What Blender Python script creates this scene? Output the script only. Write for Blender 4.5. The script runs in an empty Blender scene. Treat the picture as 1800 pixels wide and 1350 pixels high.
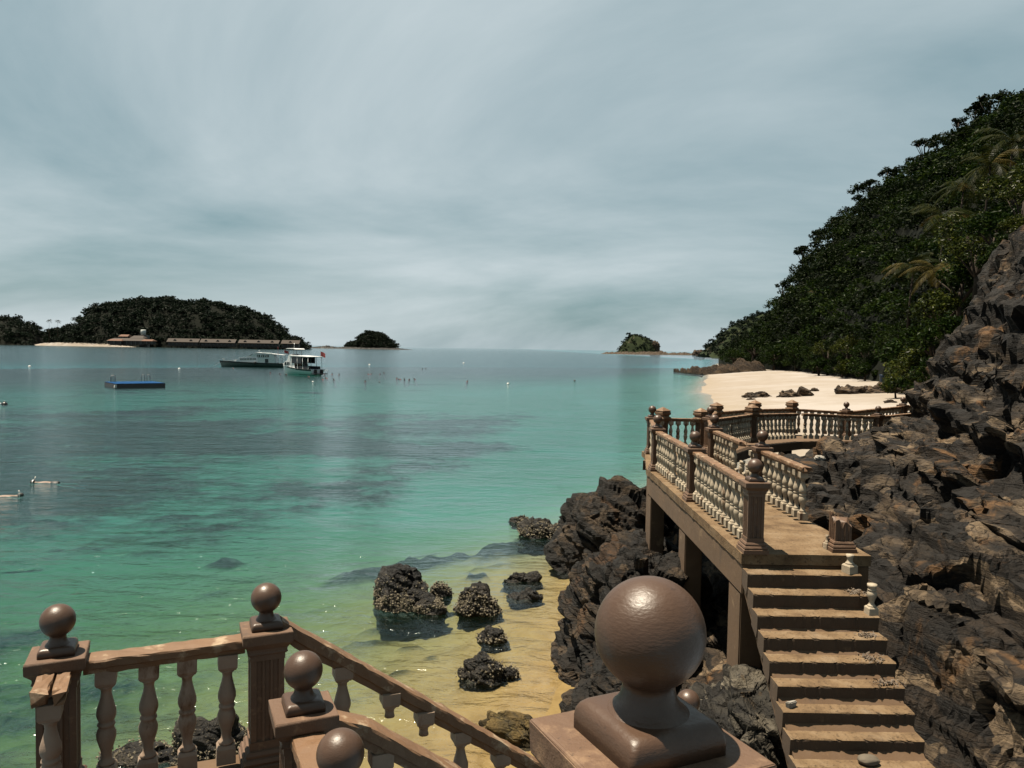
import bpy, bmesh, math, random
import numpy as np
from mathutils import Matrix, Vector, Euler

random.seed(7)
rng = np.random.default_rng(11)
S = bpy.context.scene
COL = S.collection
R = math.radians

# ------------------------------------------------------------------ camera
CAM = Vector((0.0, 0.0, 6.0))
PITCH, ROLL = R(2.63), R(0.97)
cam_d = bpy.data.cameras.new('camera')
cam = bpy.data.objects.new('camera', cam_d)
COL.objects.link(cam)
cam_d.sensor_width = 36.0
cam_d.lens = 27.0
cam_d.clip_start = 0.05
cam_d.clip_end = 60000
CROT = Euler((R(90) - PITCH, 0, 0)).to_matrix() @ Matrix.Rotation(ROLL, 3, 'Z')
cam.matrix_world = Matrix.Translation(CAM) @ CROT.to_4x4()
S.camera = cam

# ------------------------------------------------------------------ sky + sun
SUN_L = Vector((-0.28, 0.055, 0.958)).normalized()      # towards the sun
SUN_EL = math.asin(SUN_L.z)
w = bpy.data.worlds.new('World')
S.world = w
w.use_nodes = True
nt = w.node_tree
nt.nodes.clear()
def N(t, nt_, **k):
    n = nt_.nodes.new(t)
    for a, b in k.items():
        setattr(n, a, b)
    return n
out = N('ShaderNodeOutputWorld', nt)
bg = N('ShaderNodeBackground', nt)
bg.inputs['Strength'].default_value = 0.052
sky = N('ShaderNodeTexSky', nt, sky_type='NISHITA')
sky.sun_disc = False
sky.sun_elevation = SUN_EL
sky.sun_rotation = math.atan2(SUN_L.x, SUN_L.y)
sky.air_density = 1.0
sky.dust_density = 1.5
sky.ozone_density = 1.6
tc = N('ShaderNodeTexCoord', nt)
sep = N('ShaderNodeSeparateXYZ', nt)
nt.links.new(tc.outputs['Generated'], sep.inputs[0])
zz = N('ShaderNodeMath', nt, operation='MAXIMUM'); zz.inputs[1].default_value = 0.0
nt.links.new(sep.outputs['Z'], zz.inputs[0])
za = N('ShaderNodeMath', nt, operation='ADD'); za.inputs[1].default_value = 0.30
nt.links.new(zz.outputs[0], za.inputs[0])
dx = N('ShaderNodeMath', nt, operation='DIVIDE'); dy = N('ShaderNodeMath', nt, operation='DIVIDE')
nt.links.new(sep.outputs['X'], dx.inputs[0]); nt.links.new(za.outputs[0], dx.inputs[1])
nt.links.new(sep.outputs['Y'], dy.inputs[0]); nt.links.new(za.outputs[0], dy.inputs[1])
cmb = N('ShaderNodeCombineXYZ', nt)
nt.links.new(dx.outputs[0], cmb.inputs['X']); nt.links.new(dy.outputs[0], cmb.inputs['Y'])
mp = N('ShaderNodeMapping', nt)
mp.inputs['Rotation'].default_value = (0, 0, R(14))
mp.inputs['Scale'].default_value = (0.50, 0.72, 1)
mp.inputs['Location'].default_value = (0.35, 2.1, 0)
nt.links.new(cmb.outputs[0], mp.inputs[0])
cn = N('ShaderNodeTexNoise', nt)
cn.inputs['Scale'].default_value = 1.0
cn.inputs['Detail'].default_value = 8
cn.inputs['Roughness'].default_value = 0.55
cn.inputs['Distortion'].default_value = 0.5
nt.links.new(mp.outputs[0], cn.inputs['Vector'])
cr = N('ShaderNodeValToRGB', nt)
cr.color_ramp.elements[0].position = 0.34; cr.color_ramp.elements[0].color = (0, 0, 0, 1)
cr.color_ramp.elements[1].position = 0.65; cr.color_ramp.elements[1].color = (1, 1, 1, 1)
nt.links.new(cn.outputs['Fac'], cr.inputs[0])
tint = N('ShaderNodeMixRGB', nt, blend_type='MULTIPLY')
tint.inputs[0].default_value = 1.0
tint.inputs[2].default_value = (0.50, 0.56, 0.48, 1)
nt.links.new(sky.outputs[0], tint.inputs[1])
# thin high veil: bright cloud streaks over a grey-teal film
veil = N('ShaderNodeMixRGB', nt)
veil.inputs[0].default_value = 0.72
veil.inputs[2].default_value = (1.45, 2.45, 2.75, 1)
nt.links.new(tint.outputs[0], veil.inputs[1])
cl = N('ShaderNodeMixRGB', nt)
cl.inputs[2].default_value = (5.1, 5.6, 5.8, 1)
cf = N('ShaderNodeMath', nt, operation='MULTIPLY'); cf.inputs[1].default_value = 0.80
nt.links.new(cr.outputs[0], cf.inputs[0])
nt.links.new(cf.outputs[0], cl.inputs[0])
nt.links.new(veil.outputs[0], cl.inputs[1])
nt.links.new(cl.outputs[0], bg.inputs['Color'])
nt.links.new(bg.outputs[0], out.inputs[0])

sun_d = bpy.data.lights.new('sun', 'SUN')
sun_d.energy = 5.0
sun_d.angle = R(0.6)
sun_d.color = (1.0, 0.89, 0.71)
sun = bpy.data.objects.new('sun', sun_d)
COL.objects.link(sun)
sun.rotation_euler = SUN_L.to_track_quat('Z', 'Y').to_euler()
sun.location = (0, 0, 60)

S.view_settings.view_transform = 'Standard'
S.view_settings.look = 'None'
S.view_settings.gamma = 1.0
S.view_settings.use_curve_mapping = False
S.view_settings.exposure = 1.42
S.render.engine = 'CYCLES'
S.cycles.max_bounces = 6
S.cycles.diffuse_bounces = 1
S.cycles.glossy_bounces = 2
S.cycles.transmission_bounces = 2
S.cycles.transparent_max_bounces = 8
S.cycles.caustics_reflective = False
S.cycles.caustics_refractive = False
S.cycles.use_denoising = True
try:
    S.cycles.denoiser = 'OPENIMAGEDENOISE'
except Exception:
    pass

# ------------------------------------------------------------------ helpers
F = 1350.0
def pdir(px, py):
    return CROT @ Vector(((px - 900) / F, -(py - 675) / F, -1.0))
def at_z(px, py, z=0.0):
    d = pdir(px, py)
    return CAM + d * ((z - CAM.z) / d.z)
def at_y(px, py, Y):
    d = pdir(px, py)
    return CAM + d * (Y / d.y)

def tag(o, label=None, cat=None, group=None, kind=None):
    if label: o['label'] = label
    if cat: o['category'] = cat
    if group: o['group'] = group
    if kind: o['kind'] = kind
    return o

def empty(name, loc=(0, 0, 0), rz=0.0):
    o = bpy.data.objects.new(name, None)
    o.empty_display_size = 0.2
    o.location = loc
    o.rotation_euler = (0, 0, rz)
    COL.objects.link(o)
    return o

def place(name, me, parent=None, loc=(0, 0, 0), rot=(0, 0, 0), scale=(1, 1, 1)):
    o = bpy.data.objects.new(name, me)
    COL.objects.link(o)
    if parent: o.parent = parent
    o.location = loc
    o.rotation_euler = rot
    o.scale = scale
    return o

def copy_tree(o, parent=None):
    c = o.copy()
    COL.objects.link(c)
    c.parent = parent
    for ch in list(o.children):
        copy_tree(ch, c)
    return c

def np_mesh(name, V, Q, mat=None, smooth=True):
    """fast mesh from arrays; Q is (n,3) or (n,4)"""
    V = np.asarray(V, dtype=np.float32); Q = np.asarray(Q, dtype=np.int32)
    me = bpy.data.meshes.new(name)
    k = Q.shape[1]
    me.vertices.add(len(V)); me.vertices.foreach_set('co', V.ravel())
    me.loops.add(Q.size); me.loops.foreach_set('vertex_index', Q.ravel())
    me.polygons.add(len(Q))
    me.polygons.foreach_set('loop_start', np.arange(0, Q.size, k, dtype=np.int32))
    me.polygons.foreach_set('loop_total', np.full(len(Q), k, dtype=np.int32))
    me.polygons.foreach_set('use_smooth', np.full(len(Q), smooth))
    me.update(calc_edges=True)
    if mat: me.materials.append(mat)
    return me

def vattr(me, name, arr):
    a = me.attributes.new(name, 'FLOAT', 'POINT')
    a.data.foreach_set('value', np.asarray(arr, dtype=np.float32))

def grid_faces(nu, nv):
    i = np.arange(nu - 1)[:, None] * nv + np.arange(nv - 1)[None, :]
    i = i.ravel()
    return np.stack([i, i + nv, i + nv + 1, i + 1], 1)

class MB:
    def __init__(s): s.v = []; s.f = []; s.sm = []
    def add(s, V, Fc, smooth=False):
        n = len(s.v)
        s.v += [tuple(p) for p in V]
        for q in Fc:
            s.f.append(tuple(i + n for i in q)); s.sm.append(smooth)
        return s
    def box(s, c, d, rz=0.0, taper=1.0):
        cx, cy, cz = c; hx, hy, hz = d[0] / 2, d[1] / 2, d[2] / 2
        V = []
        for sz in (-1, 1):
            t = taper if sz > 0 else 1.0
            for sx, sy in ((-1, -1), (1, -1), (1, 1), (-1, 1)):
                x, y = sx * hx * t, sy * hy * t
                V.append((cx + x * math.cos(rz) - y * math.sin(rz), cy + x * math.sin(rz) + y * math.cos(rz), cz + sz * hz))
        return s.add(V, [(3, 2, 1, 0), (4, 5, 6, 7), (0, 1, 5, 4), (1, 2, 6, 5), (2, 3, 7, 6), (3, 0, 4, 7)])
    def sq_stack(s, prof):
        """square section lofted through (z, half width)"""
        V = []; Fc = []
        for z, h in prof:
            V += [(-h, -h, z), (h, -h, z), (h, h, z), (-h, h, z)]
        for k in range(len(prof) - 1):
            a = 4 * k
            for i in range(4):
                j = (i + 1) % 4
                Fc.append((a + i, a + j, a + 4 + j, a + 4 + i))
        Fc.append((3, 2, 1, 0)); e = 4 * (len(prof) - 1)
        Fc.append((e, e + 1, e + 2, e + 3))
        return s.add(V, Fc)
    def lathe(s, prof, seg=20, c=(0, 0, 0), smooth=True, cap=True):
        V = []; Fc = []
        for z, r in prof:
            for k in range(seg):
                a = 2 * math.pi * k / seg
                V.append((c[0] + r * math.cos(a), c[1] + r * math.sin(a), c[2] + z))
        for q in range(len(prof) - 1):
            for k in range(seg):
                k2 = (k + 1) % seg
                Fc.append((q * seg + k, q * seg + k2, (q + 1) * seg + k2, (q + 1) * seg + k))
        if cap:
            Fc.append(tuple(range(seg - 1, -1, -1)))
            Fc.append(tuple((len(prof) - 1) * seg + k for k in range(seg)))
        return s.add(V, Fc, smooth)
    def tube(s, pts, r, seg=8, smooth=True):
        pts = [Vector(p) for p in pts]
        rr = r if isinstance(r, (list, tuple)) else [r] * len(pts)
        V = []; Fc = []
        for i, p in enumerate(pts):
            d = (pts[min(i + 1, len(pts) - 1)] - pts[max(i - 1, 0)])
            d = d.normalized() if d.length > 1e-9 else Vector((0, 0, 1))
            a = d.cross(Vector((0.31, 0.17, 0.93)))
            if a.length < 1e-3: a = d.cross(Vector((1, 0, 0)))
            a.normalize(); b = d.cross(a)
            for k in range(seg):
                t = 2 * math.pi * k / seg
                V.append(p + (a * math.cos(t) + b * math.sin(t)) * rr[i])
        for q in range(len(pts) - 1):
            for k in range(seg):
                k2 = (k + 1) % seg
                Fc.append((q * seg + k, q * seg + k2, (q + 1) * seg + k2, (q + 1) * seg + k))
        Fc.append(tuple(range(seg - 1, -1, -1)))
        Fc.append(tuple((len(pts) - 1) * seg + k for k in range(seg)))
        return s.add(V, Fc, smooth)
    def prism(s, poly, a, b, axis='x'):
        """2-D polygon (p,q) extruded from a to b along axis: x -> (t,p,q), y -> (p,t,q), z -> (p,q,t)"""
        m = {'x': lambda p, q, t: (t, p, q), 'y': lambda p, q, t: (p, t, q), 'z': lambda p, q, t: (p, q, t)}[axis]
        n = len(poly)
        V = [m(p, q, a) for p, q in poly] + [m(p, q, b) for p, q in poly]
        Fc = [tuple(range(n)), tuple(range(2 * n - 1, n - 1, -1))]
        for i in range(n):
            j = (i + 1) % n
            Fc.append((i, j, n + j, n + i))
        return s.add(V, Fc)
    def jitter(s, a, seed=0):
        r = random.Random(seed)
        s.v = [(x + r.uniform(-a, a), y + r.uniform(-a, a), z + r.uniform(-a, a)) for x, y, z in s.v]
        return s
    def mesh(s, name, mat=None, bevel=0.0):
        me = bpy.data.meshes.new(name)
        me.from_pydata(s.v, [], s.f)
        me.polygons.foreach_set('use_smooth', s.sm)
        bm = bmesh.new(); bm.from_mesh(me)
        bmesh.ops.recalc_face_normals(bm, faces=bm.faces)
        if bevel > 0:
            ed = [e for e in bm.edges if len(e.link_faces) == 2 and e.calc_face_angle(0) > 0.6]
            bmesh.ops.bevel(bm, geom=ed, offset=bevel, segments=2, affect='EDGES', clamp_overlap=True)
        bm.to_mesh(me); bm.free()
        me.update()
        if mat: me.materials.append(mat)
        return me

# ---- numpy noise
_P = rng.permutation(512).astype(np.int64)
_P = np.concatenate([_P, _P, _P])
_G = rng.normal(size=(512, 3)); _G /= np.linalg.norm(_G, axis=1)[:, None]
def perlin(p):
    p = np.asarray(p, dtype=np.float64)
    i = np.floor(p).astype(np.int64); f = p - i
    u = f * f * f * (f * (f * 6 - 15) + 10)
    i &= 255
    def g(dx, dy, dz):
        h = _P[_P[_P[(i[:, 0] + dx) & 255] + ((i[:, 1] + dy) & 255)] % 512 + ((i[:, 2] + dz) & 255)] % 512
        gr = _G[h]
        return gr[:, 0] * (f[:, 0] - dx) + gr[:, 1] * (f[:, 1] - dy) + gr[:, 2] * (f[:, 2] - dz)
    def l(a, b, t): return a + (b - a) * t
    x0 = l(l(g(0, 0, 0), g(1, 0, 0), u[:, 0]), l(g(0, 1, 0), g(1, 1, 0), u[:, 0]), u[:, 1])
    x1 = l(l(g(0, 0, 1), g(1, 0, 1), u[:, 0]), l(g(0, 1, 1), g(1, 1, 1), u[:, 0]), u[:, 1])
    return l(x0, x1, u[:, 2]) * 1.6
def fbm(p, o=4, gain=0.5):
    p = np.asarray(p, dtype=np.float64)
    s = np.zeros(len(p)); a = 1.0
    for k in range(o):
        s += a * perlin(p * 2.03 ** k + 17.3 * k); a *= gain
    return s
def hash1(i, k=0):
    return _P[(np.asarray(i).astype(np.int64) + 7919 * (k + 1)) & 511] / 511.0
def worley(p, jit=0.9):
    """returns F1, F2 and the id of the nearest cell"""
    p = np.asarray(p, dtype=np.float64)
    b = np.floor(p).astype(np.int64)
    f1 = np.full(len(p), 9.0); f2 = np.full(len(p), 9.0); cid = np.zeros(len(p), dtype=np.int64); dv = np.zeros_like(p)
    for dx in (-1, 0, 1):
        for dy in (-1, 0, 1):
            for dz in (-1, 0, 1):
                c = b + (dx, dy, dz)
                h = _P[_P[_P[c[:, 0] & 255] + (c[:, 1] & 255)] % 512 + (c[:, 2] & 255)] % 512
                q = c + 0.5 + jit * (np.stack([_P[h] / 511.0, _P[(h + 101) & 511] / 511.0, _P[(h + 277) & 511] / 511.0], 1) - 0.5)
                d = np.linalg.norm(p - q, axis=1)
                m = d < f1
                f2 = np.where(m, f1, np.minimum(f2, d))
                cid = np.where(m, h, cid); dv = np.where(m[:, None], p - q, dv)
                f1 = np.where(m, d, f1)
    return f1, f2, cid, dv
def chisel(p, tilt, off, crack, cw=0.07):
    """fractured blocks: every cell is a randomly tilted flat facet with a thin open joint"""
    f1, f2, cid, dv = worley(p)
    g = _G[(cid * 7 + 3) & 511]
    e = np.clip((f2 - f1) / cw, 0, 1)
    return off * (hash1(cid, 3) - 0.5) + tilt * np.sum(g * dv, axis=1) - crack * (1 - e)

STRATA = np.array([0.40, -0.16, 0.90]); STRATA /= np.linalg.norm(STRATA)
def rock_disp(p, scale=1.0, strata=STRATA, seed=0.0):
    """blocky, layered relief in metres for points p (m)"""
    q = p / scale
    warp = fbm(q * 0.45 + seed, 3) * 0.17
    t = q @ strata + warp
    def layers(f, k):
        a = t * f; i = np.floor(a); u = a - i
        h0 = hash1(i, k) - 0.5; h1 = hash1(i + 1, k) - 0.5
        s = np.clip((u - 0.72) / 0.28, 0, 1); s = s * s * (3 - 2 * s)
        notch = -0.55 * np.exp(-((u - 0.86) / 0.09) ** 2)
        return h0 * (1 - s) + h1 * s + 0.35 * notch
    al = q @ strata
    side = (q - np.outer(al, strata)) * 0.85 + np.outer(al, strata) * 1.7
    blocks = chisel(side * 0.90 + 3.1 + 0.2 * warp[:, None], 0.75, 0.9, 0.35)
    small = chisel(side * 2.6 + 9.7, 0.75, 0.8, 0.35, 0.10)
    d = 0.36 * layers(2.3, 0) + 0.14 * layers(6.5, 1) + 0.035 * layers(15, 2) + 0.32 * blocks + 0.085 * small + 0.06 * fbm(q * 1.2 + 5 + seed, 4)
    return d * scale

# ------------------------------------------------------------------ materials
ALB = 0.35
def mat_new(name):
    m = bpy.data.materials.new(name)
    m.use_nodes = True
    m.node_tree.nodes.clear()
    t = m.node_tree
    o = N('ShaderNodeOutputMaterial', t)
    return m, t, o
def lk(t, a, b): t.links.new(a, b)
def ramp(t, src, stops):
    r = N('ShaderNodeValToRGB', t)
    el = r.color_ramp.elements
    while len(el) < len(stops): el.new(0.5)
    for e, (p, c) in zip(el, stops):
        e.position = p
        e.color = (c, c, c, 1) if isinstance(c, (int, float)) else (*c, 1)
    lk(t, src, r.inputs[0])
    return r.outputs[0]
def noise(t, scale, detail=4, rough=0.55, vec=None, dist=0.0, stretch=None, rot=None):
    n = N('ShaderNodeTexNoise', t)
    n.inputs['Scale'].default_value = scale
    n.inputs['Detail'].default_value = detail
    n.inputs['Roughness'].default_value = rough
    n.inputs['Distortion'].default_value = dist
    if vec is None:
        vec = coords(t)
    if stretch or rot:
        m = N('ShaderNodeMapping', t)
        if stretch: m.inputs['Scale'].default_value = stretch
        if rot: m.inputs['Rotation'].default_value = rot
        lk(t, vec, m.inputs[0]); vec = m.outputs[0]
    lk(t, vec, n.inputs['Vector'])
    return n.outputs['Fac']
def coords(t, kind='Position'):
    if kind == 'Position':
        for n in t.nodes:
            if n.bl_idname == 'ShaderNodeNewGeometry': return n.outputs['Position']
        return N('ShaderNodeNewGeometry', t).outputs['Position']
    return N('ShaderNodeTexCoord', t).outputs[kind]
def mixc(t, fac, a, b, mode='MIX'):
    m = N('ShaderNodeMixRGB', t, blend_type=mode)
    if isinstance(fac, (int, float)): m.inputs[0].default_value = fac
    else: lk(t, fac, m.inputs[0])
    for k, v in ((1, a), (2, b)):
        if isinstance(v, tuple): m.inputs[k].default_value = (*v, 1)
        else: lk(t, v, m.inputs[k])
    return m.outputs[0]
def math_(t, op, a, b=None, clamp=False):
    m = N('ShaderNodeMath', t, operation=op); m.use_clamp = clamp
    for k, v in ((0, a), (1, b)):
        if v is None: continue
        if isinstance(v, (int, float)): m.inputs[k].default_value = v
        else: lk(t, v, m.inputs[k])
    return m.outputs[0]
def bump(t, h, strength=0.5, dist=0.02, prev=None):
    b = N('ShaderNodeBump', t)
    b.inputs['Strength'].default_value = strength
    b.inputs['Distance'].default_value = dist
    lk(t, h, b.inputs['Height'])
    if prev is not None: lk(t, prev, b.inputs['Normal'])
    return b.outputs[0]
def principled(t, o, color, rough=0.6, spec=0.5, normal=None, alb=None):
    alb = alb or ALB
    p = N('ShaderNodeBsdfPrincipled', t)
    lk(t, mixc(t, 1.0, color, (alb, alb, alb), 'MULTIPLY'), p.inputs['Base Color'])
    if isinstance(rough, (int, float)): p.inputs['Roughness'].default_value = rough
    else: lk(t, rough, p.inputs['Roughness'])
    p.inputs['Specular IOR Level'].default_value = spec
    if normal is not None: lk(t, normal, p.inputs['Normal'])
    lk(t, p.outputs[0], o.inputs['Surface'])
    return p
MATS = {}
def plain(name, c, rough=0.5, spec=0.5, var=0.25, scale=6.0, alb=None):
    m, t, o = mat_new(name)
    n = noise(t, scale, 5)
    dk = tuple(x * (1 - var) for x in c); lt = tuple(min(1, x * (1 + var)) for x in c)
    principled(t, o, ramp(t, n, [(0.3, dk), (0.7, lt)]), rough, spec, bump(t, n, 0.15, 0.02), alb)
    MATS[name] = m
    return m
# painted render on the balustrades: brown, sun-bleached and chipped
def paint_mat(name, base, worn, dark, gloss=0.5, worn_lo=0.58, scale=9.0):
    m, t, o = mat_new(name)
    n1 = noise(t, scale, 8, 0.65)
    n2 = noise(t, scale * 0.35, 6, 0.6, dist=0.6)
    n3 = noise(t, 60, 4, 0.6)
    c = ramp(t, n2, [(0.30, tuple(x * 0.78 for x in base)), (0.62, base), (0.8, tuple(min(1, x * 1.25) for x in base))])
    c = mixc(t, ramp(t, n1, [(worn_lo, 0), (worn_lo + 0.10, 1)]), c, worn)
    st = noise(t, scale * 0.5, 7, 0.7, stretch=(1.0, 1.0, 0.25))
    c = mixc(t, ramp(t, st, [(0.60, 0), (0.72, 0.85)]), c, dark)
    fine = noise(t, 140, 2, 0.5)
    c = mixc(t, ramp(t, fine, [(0.66, 0), (0.72, 0.5)]), c, dark)
    nb = bump(t, n1, 0.35, 0.02)
    nb = bump(t, n3, 0.22, 0.008, nb)
    principled(t, o, c, ramp(t, n1, [(0.3, gloss), (0.7, min(1, gloss + 0.25))]), 0.45, nb)
    MATS[name] = m
    return m
paint_mat('brown_paint', (0.215, 0.112, 0.058), (0.36, 0.215, 0.12), (0.035, 0.018, 0.010), 0.55)
paint_mat('brown_rail', (0.30, 0.155, 0.070), (0.58, 0.42, 0.27), (0.030, 0.015, 0.009), 0.55, 0.55, 7)
paint_mat('concrete_brown', (0.21, 0.118, 0.056), (0.36, 0.235, 0.125), (0.055, 0.032, 0.018), 0.8, 0.60, 5)

# smoother satin paint of the balls
m, t, o = mat_new('ball_paint')
n1 = noise(t, 26, 5, 0.55); n2 = noise(t, 5, 5, 0.6); n3 = noise(t, 90, 3, 0.5, stretch=(1, 1, 2.5))
c = ramp(t, n2, [(0.3, (0.112, 0.060, 0.035)), (0.7, (0.148, 0.080, 0.047))])
c = mixc(t, ramp(t, noise(t, 34, 7, 0.7), [(0.60, 0), (0.70, 0.7)]), c, (0.05, 0.026, 0.016))
c = mixc(t, ramp(t, noise(t, 8, 8, 0.7, stretch=(1, 1, .4)), [(0.60, 0), (0.72, 0.5)]), c, (0.20, 0.13, 0.085))
principled(t, o, c, ramp(t, n1, [(0.3, 0.36), (0.7, 0.48)]), 0.4, bump(t, n3, 0.16, 0.006, bump(t, n1, 0.10, 0.01)))
MATS['ball_paint'] = m

# balusters: cream paint, some stained by rust
def baluster_mat(name, cream, rust_amount):
    m, t, o = mat_new(name)
    oi = N('ShaderNodeObjectInfo', t)
    n1 = noise(t, 7, 7, 0.65, stretch=(1, 1, 0.45))
    s = math_(t, 'ADD', n1, math_(t, 'MULTIPLY', math_(t, 'SUBTRACT', oi.outputs['Random'], 0.5), 0.28))
    c = ramp(t, noise(t, 5, 6), [(0.3, tuple(x * 0.75 for x in cream)), (0.7, cream)])
    c = mixc(t, ramp(t, s, [(rust_amount, 0), (rust_amount + 0.14, 0.9)]), c, (0.20, 0.085, 0.028))
    c = mixc(t, ramp(t, s, [(rust_amount + 0.12, 0), (rust_amount + 0.2, 0.95)]), c, (0.045, 0.018, 0.009))
    principled(t, o, c, 0.7, 0.3, bump(t, noise(t, 30, 6, 0.65), 0.4, 0.01))
    MATS[name] = m
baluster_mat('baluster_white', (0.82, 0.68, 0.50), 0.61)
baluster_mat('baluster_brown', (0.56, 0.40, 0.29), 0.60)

# bare concrete of the deck and treads
m, t, o = mat_new('concrete')
n1 = noise(t, 3.2, 9, 0.65); n2 = noise(t, 22, 7, 0.7); n3 = noise(t, 1.2, 5, 0.6, dist=0.5)
c = ramp(t, n1, [(0.30, (0.16, 0.098, 0.052)), (0.5, (0.30, 0.195, 0.105)), (0.70, (0.40, 0.285, 0.175))])
c = mixc(t, ramp(t, n2, [(0.54, 0), (0.66, 0.85)]), c, (0.085, 0.056, 0.034))
c = mixc(t, ramp(t, n3, [(0.58, 0), (0.72, 0.5)]), c, (0.44, 0.36, 0.27))
c = mixc(t, ramp(t, noise(t, 75, 3), [(0.66, 0), (0.72, 0.7)]), c, (0.05, 0.036, 0.024))
principled(t, o, c, 0.9, 0.2, bump(t, n2, 0.6, 0.02, bump(t, n1, 0.5, 0.03)))
MATS['concrete'] = m
paint_mat('riser_paint_shaded', (0.125, 0.076, 0.042), (0.24, 0.16, 0.095), (0.04, 0.026, 0.017), 0.8, 0.62, 6)
# brown riser paint above, darkened: the risers' shade is put into the colour
def rock_mat(name, dark, mid, pale, ochre, ochre_lo=0.60, strata_rot=(R(-8), R(24), 0), barn=False, wet=0.7):
    m, t, o = mat_new(name)
    pos = coords(t)
    lay = noise(t, 1.0, 10, 0.62, stretch=(1.3, 1.3, 9.0), rot=strata_rot, dist=0.12)
    lay2 = noise(t, 1.0, 8, 0.65, stretch=(4, 4, 38), rot=strata_rot, dist=0.08)
    big = noise(t, 0.75, 6, 0.6, dist=0.5)
    n2 = noise(t, 5.5, 8, 0.65)
    n3 = noise(t, 30, 6, 0.65)
    def vor(feature, scale, stretch):
        v = N('ShaderNodeTexVoronoi', t, feature=feature); v.inputs['Scale'].default_value = scale
        vm = N('ShaderNodeMapping', t); vm.inputs['Rotation'].default_value = strata_rot; vm.inputs['Scale'].default_value = stretch
        wob = N('ShaderNodeVectorMath', t, operation='ADD'); lk(t, pos, wob.inputs[0])
        nn = N('ShaderNodeTexNoise', t); nn.inputs['Scale'].default_value = 2.2; nn.inputs['Detail'].default_value = 5
        lk(t, pos, nn.inputs['Vector'])
        sc = N('ShaderNodeVectorMath', t, operation='SCALE'); sc.inputs['Scale'].default_value = 0.22
        lk(t, nn.outputs['Color'], sc.inputs[0]); lk(t, sc.outputs[0], wob.inputs[1])
        lk(t, wob.outputs[0], vm.inputs[0]); lk(t, vm.outputs[0], v.inputs['Vector'])
        return v
    vc = vor('F1', 1.7, (1.0, 1.0, 3.4))
    sv = N('ShaderNodeSeparateXYZ', t); lk(t, vc.outputs['Color'], sv.inputs[0])
    tone = math_(t, 'ADD', math_(t, 'MULTIPLY', sv.outputs['X'], 0.45), math_(t, 'ADD', math_(t, 'MULTIPLY', lay, 0.35), math_(t, 'MULTIPLY', n2, 0.35)))
    c = ramp(t, tone, [(0.42, dark), (0.62, mid), (0.80, pale)])
    c = mixc(t, ramp(t, big, [(0.46, 0.0), (0.62, 0.9)]), c, tuple(x * 0.30 for x in mid))
    lich = N('ShaderNodeAttribute', t, attribute_name='lichen')
    c = mixc(t, ramp(t, math_(t, 'ADD', lich.outputs['Fac'], math_(t, 'MULTIPLY', math_(t, 'SUBTRACT', n2, 0.5), 0.9)), [(0.30, 0), (0.70, 0.85)]), c, tuple(x * 0.9 for x in dark))
    c = mixc(t, ramp(t, lay2, [(0.53, 0), (0.64, 0.75)]), c, dark)
    c = mixc(t, ramp(t, noise(t, 1.1, 7, 0.62, dist=0.8), [(ochre_lo, 0), (ochre_lo + 0.10, 0.8)]), c, ochre)
    c = mixc(t, ramp(t, n3, [(0.55, 0), (0.70, 0.6)]), c, dark)
    vo = vor('DISTANCE_TO_EDGE', 1.9, (1.3, 1.3, 4.0))
    c = mixc(t, ramp(t, vo.outputs['Distance'], [(0.0, 0.85), (0.035, 0.0)]), c, tuple(x * 0.5 for x in dark))
    crack = ramp(t, vo.outputs['Distance'], [(0.0, 0.0), (0.05, 1.0)])
    if barn:
        v2 = N('ShaderNodeTexVoronoi', t); v2.inputs['Scale'].default_value = 34
        lk(t, pos, v2.inputs['Vector'])
        sx = N('ShaderNodeSeparateXYZ', t); lk(t, pos, sx.inputs[0])
        hgt = math_(t, 'ADD', sx.outputs['Z'], math_(t, 'MULTIPLY', noise(t, 2.5, 5), -0.9))
        low = ramp(t, hgt, [(0.0, 1.0), (0.16, 0.0)])
        dots = math_(t, 'MULTIPLY', ramp(t, v2.outputs['Distance'], [(0.12, 1), (0.32, 0)]), low)
        cellr = N('ShaderNodeSeparateXYZ', t); lk(t, v2.outputs['Color'], cellr.inputs[0])
        dots = math_(t, 'MULTIPLY', dots, ramp(t, cellr.outputs['X'], [(0.35, 0), (0.6, 1)]))
        c = mixc(t, dots, c, (0.30, 0.24, 0.15))
    nb = bump(t, lay, 0.7, 0.12)
    nb = bump(t, lay2, 0.8, 0.06, nb)
    nb = bump(t, crack, 0.45, 0.05, nb)
    nb = bump(t, n2, 0.6, 0.05, nb)
    nb = bump(t, n3, 0.6, 0.015, nb)
    principled(t, o, c, ramp(t, n2, [(0.3, wet), (0.7, 0.9)]), 0.22, nb)
    MATS[name] = m
    return m
rock_mat('cliff_rock', (0.012, 0.009, 0.007), (0.056, 0.036, 0.021), (0.33, 0.235, 0.145), (0.26, 0.130, 0.046), 0.57)
rock_mat('shore_rock', (0.012, 0.010, 0.008), (0.024, 0.016, 0.010), (0.12, 0.080, 0.046), (0.14, 0.068, 0.026), 0.58)
rock_mat('stripe_rock', (0.018, 0.015, 0.012), (0.090, 0.078, 0.060), (0.27, 0.23, 0.17), (0.24, 0.14, 0.05), 0.62, (R(-10), R(38), 0))
rock_mat('barnacle_rock', (0.010, 0.009, 0.008), (0.024, 0.019, 0.014), (0.06, 0.048, 0.034), (0.05, 0.036, 0.018), 0.66, barn=True, wet=0.35)
rock_mat('algae_rock', (0.05, 0.037, 0.014), (0.13, 0.095, 0.032), (0.24, 0.17, 0.06), (0.20, 0.13, 0.04), 0.5, (0, R(6), 0))
rock_mat('beach_rock', (0.045, 0.030, 0.019), (0.14, 0.090, 0.052), (0.30, 0.205, 0.125), (0.26, 0.14, 0.06), 0.6)
m, t, o = mat_new('far_rock')
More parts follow.
